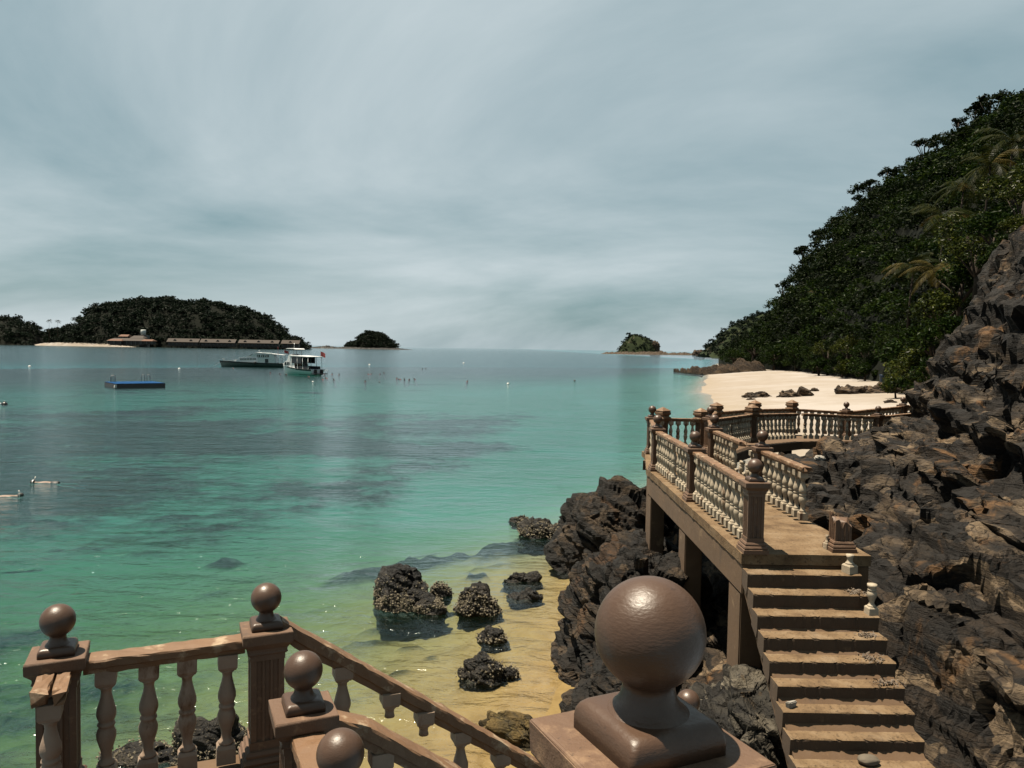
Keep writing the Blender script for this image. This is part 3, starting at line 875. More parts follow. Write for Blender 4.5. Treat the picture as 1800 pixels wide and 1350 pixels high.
def rsq(h, rc, n=6):
    return [(sx * (h - rc) + rc * math.cos(a0 + k * math.pi / 2 / n), sy * (h - rc) + rc * math.sin(a0 + k * math.pi / 2 / n))
            for sx, sy, a0 in ((1, 1, 0), (-1, 1, math.pi / 2), (-1, -1, math.pi), (1, -1, math.pi * 1.5)) for k in range(n + 1)]
_b = MB(); _V = []; _F = []; _lay = [(.939, .101, .010), (.965, .101, .010), (.978, .0995, .012), (.988, .095, .014), (.995, .088, .016), (.998, .078, .016)]
for z_, h_, rc_ in _lay: _V += [(x, y, z_) for x, y in rsq(h_, rc_)]
for q_ in range(len(_lay) - 1):
    for k in range(28): _F.append((q_ * 28 + k, q_ * 28 + (k + 1) % 28, (q_ + 1) * 28 + (k + 1) % 28, (q_ + 1) * 28 + k))
_F.append(tuple(range(27, -1, -1))); _F.append(tuple(140 + k for k in range(28)))
FINB = _b.add(_V, _F, True).mesh('finial_base', MATS['ball_paint'])
def arc(z0, r, seg, a0):
    return [(z0 - r * math.cos(a), r * math.sin(a)) for a in np.linspace(a0, math.pi - 0.02, seg)]
BALL = MB().lathe([(.990, .078), (1.000, .066), (1.010, .056), (1.024, .049), (1.040, .046)] + arc(1.14, .1, 30, 0.50), 56).mesh('ball_finial', MATS['ball_paint'])
PYRA = MB().sq_stack([(.79, .118), (.81, .125), (.86, .150), (.875, .165), (.915, .165), (.93, .135), (.965, .128), (.985, .150), (1.00, .162), (1.055, .162), (1.07, .135), (1.08, .155), (1.10, .160), (1.20, .01)]).jitter(0.002, 5).mesh('pyramid_cap', MATS['brown_rail'], 0.004)

def post(parent, loc, rz=0.0, kind='ball'):
    s = place('post', SHAFT, parent, loc, (0, 0, rz))
    place('plinth', PLINTH, s)
    if kind == 'ball':
        place('cap', CAP, s); place('finial_base', FINB, s); place('ball_finial', BALL, s)
    elif kind == 'pyramid':
        place('pyramid_cap', PYRA, s)
    return s

BH = 0.70
def bal_profile():
    return [(.115, .046), (.125, .050), (.135, .046), (.145, .034), (.17, .030), (.20, .034), (.24, .047), (.275, .057), (.305, .058), (.33, .050), (.345, .042), (.352, .050), (.36, .053), (.368, .050), (.375, .042),
            (.39, .050), (.415, .058), (.445, .057), (.48, .047), (.52, .036), (.55, .031), (.575, .034), (.585, .046), (.595, .050), (.605, .046)]
def baluster_mesh(mat, seg=16, z0=0.0, z1=0.70, name='baluster'):
    b = MB()
    pr = [p for p in bal_profile() if z0 <= p[0] <= z1]
    if z0 <= 0.0: b.sq_stack([(0, .060), (.095, .060), (.115, .048)])
    if z1 >= 0.7: b.sq_stack([(.60, .050), (.62, .060), (.70, .060)])
    b.lathe(pr, seg)
    b.jitter(0.0012, 9)
    return b.mesh(name, MATS[mat], 0.0)
BAL_W = baluster_mesh('baluster_white'); BAL_B = baluster_mesh('baluster_brown', 20)
BAL_F = baluster_mesh('baluster_white', 8)
BAL_TOP = baluster_mesh('baluster_brown', 20, 0.49, 0.70)
BAL_BOT = baluster_mesh('baluster_white', 14, 0.0, 0.24); BAL_MID = baluster_mesh('baluster_white', 14, 0.0, 0.46)

def rail_mesh(a, b, w=0.15, h=0.09, mat='brown_rail', seed=0, rough=0.004, broken=(False, False), drop=0.0, name='handrail'):
    """worn rail from a to b (top centre line), moulded underside"""
    r = random.Random(seed)
    a, b = Vector(a), Vector(b)
    L = (b - a).length; n = max(4, int(L / 0.06))
    d = (b - a).normalized()
    sd = Vector((d.y, -d.x, 0)).normalized(); up = sd.cross(d)
    if up.z < 0: up = -up
    sec = [(-.5, -.12), (-.47, 0), (-.15, .03), (.15, .03), (.47, 0), (.5, -.12), (.5, -.55), (.40, -.68), (.36, -1), (-.36, -1), (-.40, -.68), (-.5, -.55)]
    V = []; Fc = []; m = len(sec)
    for i in range(n + 1):
        t = i / n; c = a.lerp(b, t)
        for k, (x, y) in enumerate(sec):
            q = rough * (2.2 if r.random() < 0.06 else 1.0)
            off = 0.0
            if broken[0] and i == 0: off = r.uniform(-0.02, 0.07)
            if broken[1] and i == n: off = r.uniform(-0.07, 0.02)
            V.append(c + sd * (x * w + r.uniform(-q, q)) + up * (y * h + r.uniform(-q, q)) + d * off)
    for i in range(n):
        for k in range(m):
            j = (k + 1) % m
            Fc.append((i * m + k, i * m + j, (i + 1) * m + j, (i + 1) * m + k))
    Fc.append(tuple(range(m - 1, -1, -1))); Fc.append(tuple(n * m + k for k in range(m)))
    return MB().add(V, Fc).mesh(name, MATS[mat])
def run(parent, base, p, q, zp, zq, nb, bal, seed=0, skip=(), rail=True, inset=0.14, rtop=0.89, mix=None, broken=(False, False), t0=0.0, t1=1.0, curb=0.06, w=0.15):
    """one bay: rail and balusters between post centres p and q (xy) with deck heights zp, zq"""
    p = Vector((p[0], p[1], zp)); q = Vector((q[0], q[1], zq)); base = Vector(base)
    d = (q - p); L = d.length; u = d / L
    a = p + u * max(inset, t0 * L) + Vector((0, 0, rtop)); b = p + u * min(L - inset, t1 * L) + Vector((0, 0, rtop))
    if rail:
        place('handrail', rail_mesh(a - base, b - base, w=w, seed=seed, broken=broken), parent)
    rz = math.atan2(d.y, d.x); r = random.Random(seed + 5)
    for k in range(nb):
        if k in skip: continue
        t = inset / L + (1 - 2 * inset / L) * (k + 0.5) / nb
        c = p + d * t + Vector((0, 0, curb)) - base
        me = bal if not mix or r.random() > mix[1] else mix[0]
        o = place('baluster', me, parent, c, (r.uniform(-.02, .02), r.uniform(-.02, .02), rz), (1, 1, (rtop - 0.085 - curb) / BH))
    return u

# ---- footbridge: deck, beams, pillars
XL, XR, Y0 = 3.24, 4.55, 9.98
br = empty('footbridge', (3.9, 12, 0.0))
tag(br, 'weathered brown concrete footbridge deck on square pillars above dark rocks', 'footbridge')
def slab(poly, z0, z1, base, seed=0, amp=0.006, step=0.12):
    """slab with worn, uneven edges from a plan polygon"""
    r = random.Random(seed); pts = []
    for i in range(len(poly)):
        a, b = Vector(poly[i]), Vector(poly[(i + 1) % len(poly)])
        n = max(1, int((b - a).length / step))
        for k in range(n):
            c = a.lerp(b, k / n); pts.append((c.x + r.uniform(-amp, amp) - base[0], c.y + r.uniform(-amp, amp) - base[1]))
    return MB().prism(pts, z0 - base[2], z1 - base[2], 'z')
deck_poly = [(3.06, Y0), (4.76, Y0), (4.76, 20.2), (3.46, 20.2), (3.44, 19.6), (3.06, 17.2)]
place('deck', slab(deck_poly, ZD - 0.14, ZD, br.location, 1).mesh('deck', MATS['concrete']), br)
def wbox(parent, name, lo, hi, mat, bev=0.0, jit=0.0, seed=0):
    b = parent.location
    mb = MB().box([(lo[i] + hi[i]) / 2 - b[i] for i in range(3)], [hi[i] - lo[i] for i in range(3)])
    if jit: mb.jitter(jit, seed)
    return place(name, mb.mesh(name, MATS[mat], bev), parent)
wbox(br, 'edge_beam', (3.075, Y0 + .02, ZD - .55), (3.33, 17.15, ZD - .142), 'concrete_brown', 0.012)
wbox(br, 'edge_beam', (4.49, Y0 + .02, ZD - .55), (4.745, 20.15, ZD - .142), 'concrete_brown', 0.012)
wbox(br, 'cross_beam', (3.332, Y0 + .03, ZD - .50), (4.488, Y0 + .30, ZD - .143), 'concrete_brown', 0.012)
for y, d in ((Y0 + .10, .55), (13.35, .5), (16.7, .5), (19.4, .5)):
    for x in (3.085 if y < 18 else 3.55, 4.42):
        wbox(br, 'pillar', (x, y, -0.4), (x + .31, y + d, ZD - .552), 'concrete_brown', 0.015)
# patched pale spots on the pillars
# ---- steps
st = empty('stone_steps', (3.8, 8.6, 0.0))
tag(st, 'straight flight of worn concrete steps descending from the footbridge towards the viewer', 'steps')
RI, TR = 0.190, 0.232
for k in range(1, 15):
    z = ZD - RI * k; yf = Y0 - TR * k
    r = random.Random(40 + k)
    xl, xr = 3.075 + r.uniform(-.012, .012), 4.545 + 0.018 * k * 0 + r.uniform(-.02, .02)
    nx = 44; nose = []
    V = []; Fc = []
    ph = r.uniform(0, 9)
    for i in range(nx + 1):
        x = xl + (xr - xl) * i / nx
        wob = 0.009 * math.sin(x * 7 + ph) + 0.006 * math.sin(x * 19 + ph * 2) + r.uniform(-.006, .006) - (r.uniform(.015, .035) if r.random() < 0.12 else 0)
        yb = yf + TR + 0.012
        for (yy, zz_) in ((yb, z), (yf + 0.11, z + r.uniform(-.003, .003)), (yf + 0.02, z - 0.003 + wob * 0.4), (yf - wob, z - 0.014 + wob * 0.5), (yf + 0.004 - wob * 0.5, z - 0.035), (yf + 0.016, z - RI - 0.006), (yf + 0.05, z - RI - 0.11), (yb, z - 0.21)):
            V.append((x - 3.8, yy - 8.6, zz_))
    m = 8
    for i in range(nx):
        for q in range(m):
            j = (q + 1) % m
            Fc.append((i * m + q, i * m + j, (i + 1) * m + j, (i + 1) * m + q))
    Fc.append(tuple(range(m - 1, -1, -1))); Fc.append(tuple(nx * m + q for q in range(m)))
    me_ = MB().add(V, Fc).mesh('step', MATS['concrete']); me_.materials.append(MATS['riser_paint_shaded'])
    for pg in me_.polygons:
        if abs(pg.normal.z) < 0.7 and pg.center.z < z - 0.02: pg.material_index = 1  # upright riser faces get the brown with shade painted in
    place('step', me_, st)
# sloping side slab under the flight
poly = [(Y0, ZD - .20), (Y0, ZD - .50), (Y0 - TR * 14 - .2, ZD - RI * 14 - .62), (Y0 - TR * 14 - .2, ZD - RI * 14 - .25)]
place('stair_slab', MB().prism([(p - 8.6, q) for p, q in poly], 3.10 - 3.8, 4.52 - 3.8, 'x').mesh('stair_slab', MATS['concrete_brown']), st)
wbox(st, 'stair_wall', (3.13, 6.6, -.2), (4.5, 7.2, .45), 'concrete_brown')

# ---- balustrades of the footbridge
A, B, C_, D_ = (3.24, 10.12), (3.26, 13.55), (3.23, 16.9), (3.62, 19.7)
E_, F_ = (4.55, 13.85), (4.56, 17.2)
bl = empty('balustrade', (A[0], A[1], ZD))
tag(bl, 'seaward balustrade of the footbridge, white balusters between four ball-topped brown posts', 'balustrade')
for p in (A, B, C_, D_):
    post(bl, Vector((p[0], p[1], ZD)) - bl.location)
run(bl, bl.location, A, B, ZD, ZD, 14, BAL_W, 1)
run(bl, bl.location, B, C_, ZD, ZD, 14, BAL_W, 2, skip=(5,))
run(bl, bl.location, C_, D_, ZD, ZD, 11, BAL_W, 3)
bl2 = empty('balustrade', (E_[0], E_[1], ZD))
tag(bl2, 'cliff-side balustrade of the footbridge with a collapsed gap and a free broken end', 'balustrade')
for p in (E_, F_): post(bl2, Vector((p[0], p[1], ZD)) - bl2.location)
run(bl2, bl2.location, E_, (4.56, 11.62), ZD, ZD, 8, BAL_W, 4, inset=0.12, broken=(False, True))
run(bl2, bl2.location, F_, E_, ZD, ZD, 13, BAL_W, 5, skip=(7, 8, 9, 10), t1=0.66, broken=(False, True))
run(bl2, bl2.location, F_, E_, ZD, ZD, 13, BAL_W, 6, skip=tuple(range(13)), t0=0.88, broken=(True, False))
for y, me_, rx in ((14.9, BAL_BOT, 0), (15.15, BAL_MID, .12), (15.4, BAL_BOT, 0), (14.62, BAL_MID, -.1)):
    place('broken_baluster', me_, bl2, (4.555 - E_[0], y - E_[1], 0.06), (rx, .05, .2))
N1 = (5.35, 20.6)
post(bl2, Vector((N1[0], N1[1], ZD - .06)) - bl2.location, 0.4)
run(bl2, bl2.location, F_, N1, ZD, ZD - .06, 12, BAL_W, 7)
# stump of the broken post opposite the first post
stp = empty('broken_post', (4.46, 10.26, ZD))
tag(stp, 'snapped-off stump of a fluted post at the top of the steps', 'post stump')
place('plinth', PLINTH, stp)
b = MB(); p, a_, c_ = fluted(.15, .42, .108)
b.prism(p, .15, .42, 'z'); n0 = len(p); r = random.Random(5)
b.v = [(x, y, z if z < .3 else z + r.uniform(-.05, .05) - (0.06 if y < 0 else 0) + 0.05 * (x < -.05)) for x, y, z in b.v]
place('shaft', b.mesh('shaft', MATS['brown_paint']), stp)
place('broken_baluster', BAL_BOT, stp, (-.155, .04, .0), (0, 0, .3), (.6, .6, .8))

# ---- walkway that turns along the shore beyond the bridge
far_line = [((4.30, 21.75), 3.22, 'pyramid'), ((5.42, 21.9), 3.20, 'pyramid'), ((6.55, 24.5), 3.20, 'pyramid'), ((8.25, 26.0), 3.20, 'pyramid'), ((9.95, 27.2), 3.16, 'pyramid'), ((11.75, 26.9), 3.10, 'ball'), ((14.9, 29.2), 3.18, 'ball'), ((17.2, 30.4), 3.3, 'ball')]
near_line = [((7.5, 23.9), 3.20, 'pyramid'), ((9.5, 25.35), 3.14, None), ((12.25, 25.6), 3.06, 'ball'), ((14.5, 27.2), 3.1, 'ball'), ((17, 29), 3.3, 'ball')]
wk = empty('walkway', (9, 25, 0))
tag(wk, 'narrow raised concrete walkway leading from the footbridge towards the beach', 'walkway')
pl = [(3.5, 20.21), (4.76, 20.21), (5.5, 20.4), (7.7, 23.7), (9.6, 25.2), (12.3, 25.4), (14.6, 27.0), (17.2, 28.8), (17.0, 30.6), (14.8, 29.4), (11.7, 27.1), (9.9, 27.4), (8.1, 26.2), (6.4, 24.7), (5.3, 22.1), (4.1, 22.0), (3.7, 20.8)]
place('deck', slab(pl, 2.85, 3.10, wk.location, 4, 0.004, 0.4).mesh('deck', MATS['concrete_brown']), wk)
for x, y in ((4.3, 21.5), (6.6, 23.9), (9.4, 26.2), (12.0, 26.3), (14.6, 28.1)):
    wbox(wk, 'pillar', (x - .17, y - .17, -0.3), (x + .17, y + .17, 2.849), 'concrete_brown')
bf = empty('balustrade', (4.3, 21.75, 3.2))
tag(bf, 'far-side walkway balustrade with pyramid-capped posts, against the sea and beach', 'balustrade')
def line_balustrade(e, line, first=None, dens=4.3, seed=50):
    for p, z, k in line:
        if k: post(e, Vector((p[0], p[1], z)) - e.location, 0.55, k)
    pts = ([first] if first else []) + line
    for i in range(len(pts) - 1):
        (p, z, _), (q, z2, _) = pts[i], pts[i + 1]
        L = math.hypot(p[0] - q[0], p[1] - q[1])
        run(e, e.location, p, q, z, z2, max(3, int(L * dens)), BAL_F, seed + i, inset=0.13)
line_balustrade(bf, far_line, (D_, ZD, None))
bn = empty('balustrade', (7.5, 23.9, 3.2))
tag(bn, 'near-side walkway balustrade disappearing behind the black rocks', 'balustrade')
line_balustrade(bn, near_line, (N1, ZD - .06, None), 4.6, 70)

# ---- lower platform at the left, with its stairs
TH = R(23.5); U = Vector((math.cos(TH), math.sin(TH), 0)); Vv = Vector((math.sin(TH), -math.cos(TH), 0))
ZP = 3.14
p1 = Vector((-2.775, 4.66, ZP)); p2 = p1 + U * 1.23; p3 = p2 + Vv * 1.285 + U * .06; p4 = p3 + Vv * .91 + U * .02
pf = empty('viewing_platform', p1)
tag(pf, 'brown concrete platform carrying the lower left balustrade', 'platform')
cnr = [p1 - U * .18 - Vv * .17, p2 + U * .17 - Vv * .17, p2 + U * .2 + Vv * 2.6, p1 - U * .18 + Vv * 2.6]
place('deck', slab([(c.x, c.y) for c in cnr], ZP - .22, ZP - .003, p1, 6).mesh('deck', MATS['concrete_brown']), pf)
for c in (p1 + Vv * .1, p2 + Vv * .1, p1 + Vv * 2.2, p2 + Vv * 2.2):
    b = MB().box((0, 0, (-.5 + ZP - .222) / 2 - ZP), (.3, .3, ZP - .222 + .5), TH)
    place('pillar', b.mesh('pillar', MATS['concrete_brown'], 0.01), pf, (c.x - p1.x, c.y - p1.y, 0))
pb = empty('balustrade', p1)
tag(pb, 'dark near balustrade at lower left with three ball posts and a cracked rail stub', 'balustrade')
for p in (p1, p2, p3, p4): post(pb, p - p1, TH)
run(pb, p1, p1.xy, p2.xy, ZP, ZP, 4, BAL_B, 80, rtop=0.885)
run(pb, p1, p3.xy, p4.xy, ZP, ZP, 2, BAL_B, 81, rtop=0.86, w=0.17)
# cracked stub on the left post
a = p1 + Vv * .13 + Vector((0, 0, .87)) - p1
place('rail_stub', rail_mesh(a + U * -.042, a + Vv * .30 + U * -.045, .085, .085, 'brown_rail', 82, .006, (False, True), name='rail_stub'), pb)
place('rail_stub', rail_mesh(a + U * .048, a + Vv * .27 + U * .055 + Vector((0, 0, -.012)), .075, .085, 'brown_rail', 83, .006, (False, True), name='rail_stub'), pb)
place('baluster', BAL_B, pb, a + Vv * .2 - Vector((0, 0, .81)), (0, 0, TH), (1, 1, 1.02))
ls = empty('platform_stairs', p2)
tag(ls, 'steps dropping to the sand between two sloping broken rails', 'steps')
SL = 0.708
for k in range(10):
    z = ZP - SL * (.22 * (k + 1)); c = p2 + U * (.12 + .22 * (k + .5)) + Vv * .595
    b = MB().box((0, 0, -.12), (.24, 1.1, .24), TH)
    place('step', b.mesh('step', MATS['concrete'], 0.008), ls, (c.x - p2.x, c.y - p2.y, z - ZP))
zl = 1.82
c = p2 + U * 2.95 + Vv * .595
place('landing', MB().box((0, 0, -.12), (1.5, 1.3, .24), TH).mesh('landing', MATS['concrete'], 0.01), ls, (c.x - p2.x, c.y - p2.y, zl - ZP - .004))
for t, s in ((2.4, .1), (3.5, .1), (2.4, 1.1), (3.5, 1.1)):
    c = p2 + U * t + Vv * s
    place('pillar', MB().box((0, 0, (-.5 + zl - .25) / 2 - zl), (.26, .26, zl - .25 + .5), TH).mesh('pillar', MATS['concrete_brown']), ls, (c.x - p2.x, c.y - p2.y, zl - ZP))
sb = empty('stair_balustrade', p2)
tag(sb, 'long sloping dark handrail with snapped hanging balusters on the seaward side of the stairs', 'balustrade')
def srail(e, base, p, t0, t1, h0, seed, w=.14):
    a = p + U * t0 + Vector((0, 0, h0 - SL * (t0 - .17))) - base
    b = p + U * t1 + Vector((0, 0, h0 - SL * (t1 - .17))) - base
    return place('handrail', rail_mesh(a, b, w, .115, 'brown_rail', seed, .004), e)
srail(sb, p2, p2, .10, 2.32, .935, 90)
for t, kind in ((.52, 'full'), (.86, 'top'), (1.12, 'top'), (1.42, 'full'), (1.75, 'full'), (2.02, 'full')):
    zt = .935 - SL * (t - .17) - .10
    if kind == 'full':
        place('baluster', BAL_B, sb, U * t + Vector((0, 0, zt - .72)), (0, 0, TH), (1.05, 1.05, 1.05))
    else:
        place('broken_baluster', BAL_TOP, sb, U * t + Vector((0, 0, zt - .72)), (.03, 0, TH), (1.05, 1.05, 1.05))
c = p2 + U * 2.32; post(sb, Vector((c.x - p2.x, c.y - p2.y, zl - ZP)), TH)
c = p2 + U * 3.52; post(sb, Vector((c.x - p2.x, c.y - p2.y, zl - ZP)), TH)
a = p2 + U * 2.46 + Vector((0, 0, zl - ZP + .89)) - p2; b_ = p2 + U * 3.38 + Vector((0, 0, zl - ZP + .89)) - p2
place('handrail', rail_mesh(a, b_, .15, .09, 'brown_rail', 93), sb)
sn = empty('stair_balustrade', p3)
tag(sn, 'shorter bent handrail leaving the middle ball post on the near side of the stairs', 'balustrade')
a = U * .13 + Vector((0, 0, .885)); m_ = U * .34 + Vector((0, 0, .80)); e_ = U * 2.3 + Vector((0, 0, .80 - SL * 1.96))
place('handrail', rail_mesh(a, m_ + U * .01, .15, .11, 'brown_rail', 94), sn)
place('handrail', rail_mesh(m_, e_, .15, .11, 'brown_rail', 95), sn)
for t in (.42, .68, .95, 1.25, 1.55, 1.85):
    place('baluster', BAL_B, sn, U * t + Vector((0, 0, .80 - SL * (t - .34) - .105 - .71)), (0, 0, TH), (1, 1, 1))

# ---- the big near post on the landing where the photographer stands
ZU = 4.35
ul = empty('upper_landing', (0, 0, ZU))
tag(ul, 'upper concrete landing under the viewpoint', 'landing')
place('deck', MB().box((0, 0, -.12), (3.2, 3.2, .236), TH).mesh('deck', MATS['concrete'], .01), ul, (-.55, .25, 0))
for dx_, dy_ in ((-1.3, -1), (.6, -.6), (-1.2, .9), (.2, 1.2)):
    place('pillar', MB().box((0, 0, -.24 - 2.4), (.3, .3, 4.8), TH).mesh('pillar', MATS['concrete_brown']), ul, (dx_ - .2, dy_ - .1, 0))
np_ = empty('near_post', (0.258, 1.372, ZU))
tag(np_, 'largest brown ball on a square-capped post, closest to the viewer', 'post')
np_.rotation_euler = (0, 0, R(25))
s = place('shaft', SHAFT, np_); place('plinth', PLINTH, s); place('cap', CAP, np_)
place('finial_base', FINB, np_)
BALLH = MB().lathe([(.985, .086), (.994, .080), (1.001, .070), (1.010, .060), (1.022, .052), (1.040, .048)] + arc(1.14, .1, 64, 0.50), 128).mesh('ball_finial', MATS['ball_paint'])
place('ball_finial', BALLH, np_)

# ---- rubble on the steps
def on_step(k, x, back=.10): return Vector((x, Y0 - TR * k + back, ZD - RI * k))
f1_ = place('fallen_baluster_base', BAL_BOT, None, on_step(1, 4.42), (0, 0, .4), (1.15, 1.15, 1.0))
tag(f1_, 'white square foot of a baluster standing on the highest step', 'baluster stub')
f2_ = place('standing_baluster_stub', BAL_MID, None, on_step(3, 4.50), (0, 0, .1), (1.0, 1.0, .85))
tag(f2_, 'half a baluster still standing at the right end of the third step', 'baluster stub')
f3_ = place('concrete_chunk', MB().box((0, 0, .035), (.12, .07, .07)).jitter(.012, 2).mesh('concrete_chunk', MATS['rubble'], .01), None, on_step(7, 3.20), (0, 0, .5))
tag(f3_, 'small white concrete chunk at the left end of a lower step', 'rubble')
V_, Q_ = ICO[4]
me = np_mesh('pebble', V_ * np.array([.115, .08, .05]) * (1 + .08 * fbm(V_ * 1.5, 2))[:, None], Q_, MATS['grey_stone'])
tag(place('round_stone', me, None, on_step(9, 3.86, .09) + Vector((0, 0, .045))), 'smooth oval stone lying on the lowest visible step', 'stone')
def litter(k, x, label, seed):
    r = np.random.default_rng(seed); V = []; Q = []
    for i in range(110):
        p = np.array([r.normal() * .075, r.normal() * .045, abs(r.normal()) * .012 + .004]); s = r.uniform(.004, .012)
        a = r.uniform(0, 6.28); n = len(V); d = np.array([math.cos(a), math.sin(a), r.normal() * .4]) * s * 1.8; e = np.array([-math.sin(a), math.cos(a), r.normal() * .4]) * s * .6
        V += [p - d - e, p + d - e, p + d + e + (0, 0, s), p - d + e]; Q.append((n, n + 1, n + 2, n + 3))
    o = place('leaf_litter', np_mesh('leaf_litter', V, Q, MATS['driftwood'], False), None, on_step(k, x, .1))
    tag(o, label, 'litter', kind='stuff')
litter(4, 4.36, 'dry plant litter on the fourth step, right side', 1)
litter(6, 4.38, 'dry plant litter on the sixth step, right side', 2)
litter(2, 4.40, 'scatter of crumbs on the second step, right end', 3)
litter(5, 4.30, 'thin dry weeds on the fifth step, right side', 4)
# ================================================================== hill, headland, islands, trees
def leaf_quads(P, size, r, up=0.35, asp=1.7):
    """one folded leaf spray (two triangles) per point"""
    n = len(P)
    a = r.normal(size=(n, 3)); a[:, 2] *= 0.55; a /= np.linalg.norm(a, axis=1)[:, None] + 1e-9
    b = r.normal(size=(n, 3)); b[:, 2] += up; b = np.cross(a, b); b /= np.linalg.norm(b, axis=1)[:, None] + 1e-9
    s = size * r.uniform(0.55, 1.3, size=(n, 1))
    nn = np.cross(a, b)
    v = np.stack([P - a * s * 0.5 * asp, P + b * s * 0.42 + nn * s * .12, P + a * s * 0.5 * asp, P - b * s * 0.42 + nn * s * .12], 1)
    return v.reshape(-1, 3), (np.arange(n)[:, None] * 4 + np.arange(4)[None, :])
def crown_points(r, rad, n, nclump=16, flat=0.75, spread=0.34):
    c = r.normal(size=(nclump, 3)); c /= np.linalg.norm(c, axis=1)[:, None]
    c[:, 2] = np.abs(c[:, 2]) * 0.95 - 0.22
    c *= r.uniform(0.55, 0.92, size=(nclump, 1))
    k = r.integers(0, nclump, n)
    rs = r.uniform(0.6, 1.25, size=nclump)
    off = r.normal(size=(n, 3)); off /= np.linalg.norm(off, axis=1)[:, None] + 1e-9
    off *= (spread * rs[k] * r.uniform(0.55, 1.0, size=n))[:, None]
    return (c[k] + off) * np.array([rad, rad, rad * flat])
def crowns_mesh(name, pts, rads, n, leaf, matn, seed=0, nclump=14, flat=0.75):
    r = np.random.default_rng(seed); VV = []; QQ = []; k = 0
    for p, rd in zip(pts, rads):
        P = crown_points(r, rd, n, nclump, flat) + np.array(p)
        v, q = leaf_quads(P, leaf * rd, r)
        VV.append(v); QQ.append(q + k); k += len(v)
    return np_mesh(name, np.concatenate(VV), np.concatenate(QQ), MATS[matn], False)
def tree(name, base, height, rad, n, leaf, matn, label, cat='tree', group=None, seed=0, trunk=True, lean=(0, 0), nclump=18, flat=0.8, tr_mat='bark'):
    r = random.Random(seed)
    e = empty(name, base)
    tag(e, label, cat, group)
    top = Vector((lean[0], lean[1], height - rad * flat * 0.7))
    if trunk:
        mb = MB(); tr_ = max(0.05, rad * 0.07)
        mb.tube([(0, 0, -.4), tuple(top * 0.45 + Vector((r.uniform(-.1, .1) * rad, r.uniform(-.1, .1) * rad, 0))), tuple(top)], [tr_ * 1.3, tr_, tr_ * .6], 7)
        for k in range(5):
            a = k * 1.256 + r.uniform(-.4, .4)
            mb.tube([tuple(top * 0.55), tuple(top * .8 + Vector((math.cos(a), math.sin(a), .25)) * rad * .35), tuple(top + Vector((math.cos(a), math.sin(a), .1)) * rad * .62)], [tr_ * .7, tr_ * .45, tr_ * .2], 5)
        place('trunk', mb.mesh('trunk', MATS[tr_mat]), e)
    me = crowns_mesh('crown', [tuple(top)], [rad], n, leaf, matn, seed, nclump, flat)
    place('crown', me, e)
    return e
def palm(name, base, height, fr_len, label, seed=0, nf=15, matn='leaf_palm', lean=(0.4, 0), nl=20, group=None, droop=1.0):
    r = random.Random(seed); e = empty(name, base); tag(e, label, 'palm tree', group)
    top = Vector((lean[0], lean[1], height))
    place('trunk', MB().tube([(0, 0, -.6), tuple(Vector((lean[0] * .3, lean[1] * .3, height * .5))), tuple(top)], [height * .028 + .06, .13, .10], 8).mesh('trunk', MATS['bark']), e)
    for k in range(nf):
        az = k * 2.399 + r.uniform(-.2, .2); el = R(r.uniform(-15, 62)); L = fr_len * r.uniform(.8, 1.1)
        V = []; Q = []
        pts = []; d = Vector((math.cos(az) * math.cos(el), math.sin(az) * math.cos(el), math.sin(el))); p = top.copy()
        for i in range(11):
            pts.append(p.copy()); p = p + d * (L / 10); d = (d + Vector((0, 0, -.17 * droop))).normalized()
        side0 = Vector((-math.sin(az), math.cos(az), 0))
        for i in range(nl):
            t = (i + .6) / nl * 9.8; j = min(9, int(t)); c = pts[j].lerp(pts[j + 1], t - j); dd = (pts[j + 1] - pts[j]).normalized()
            ln = L * .24 * math.sin(math.pi * (.12 + .82 * (i + .5) / nl)) + .05
            for sg in (-1, 1):
                dr = (side0 * sg * .75 + dd * .62 + Vector((0, 0, -.42 - r.uniform(0, .3)))).normalized()
                w_ = dd * (L / nl * .36); n = len(V)
                V += [tuple(c - w_), tuple(c + w_), tuple(c + dr * ln + w_ * .15), tuple(c + dr * ln - w_ * .15)]; Q.append((n, n + 1, n + 2, n + 3))
        place('frond', np_mesh('frond', V, Q, MATS[matn if r.random() > .18 else 'leaf_palm_old'], False), e)
    return e

# ---- jungle hill on the right: foot line and ridge line given as (bearing px, distance, height)
foot = np.array([(1262, 300), (1295, 262), (1330, 236), (1400, 196), (1470, 152), (1550, 122), (1600, 92), (1700, 66), (1800, 54), (2000, 46), (2300, 40)], float)
ridge = np.array([(1262, 340, 606), (1295, 330, 598), (1340, 320, 566), (1400, 300, 470), (1440, 290, 415), (1500, 275, 350), (1530, 270, 328), (1620, 250, 272), (1690, 235, 228), (1740, 225, 190), (1800, 215, 166), (2000, 200, 60), (2300, 190, -60)], float)
def hill_point(px, s):
    Yf = np.interp(px, foot[:, 0], foot[:, 1]); Yr = np.interp(px, ridge[:, 0], ridge[:, 1]); yr = np.interp(px, ridge[:, 0], ridge[:, 2])
    kx = (px - 900) / F
    zr = 6 + (613 + (px - 900) * 0.0169 - yr) / F * Yr - 5.5
    s1 = np.clip(s, 0, 1); s2 = np.maximum(s - 1, 0)
    Yd = Yf + (Yr - Yf) * s1 + s2 * 120
    z = 2.3 + (zr - 2.3) * (0.78 * s1 + 0.22 * np.sin(s1 * math.pi / 2)) - s2 * 40
    return kx * Yd, Yd, z
pxs = np.linspace(1262, 2300, 150); ss = np.linspace(-.06, 1.6, 70)
PX, SS = np.meshgrid(pxs, ss, indexing='ij')
hx, hy, hz = hill_point(PX.ravel(), SS.ravel())
hp = np.stack([hx, hy, hz], 1)
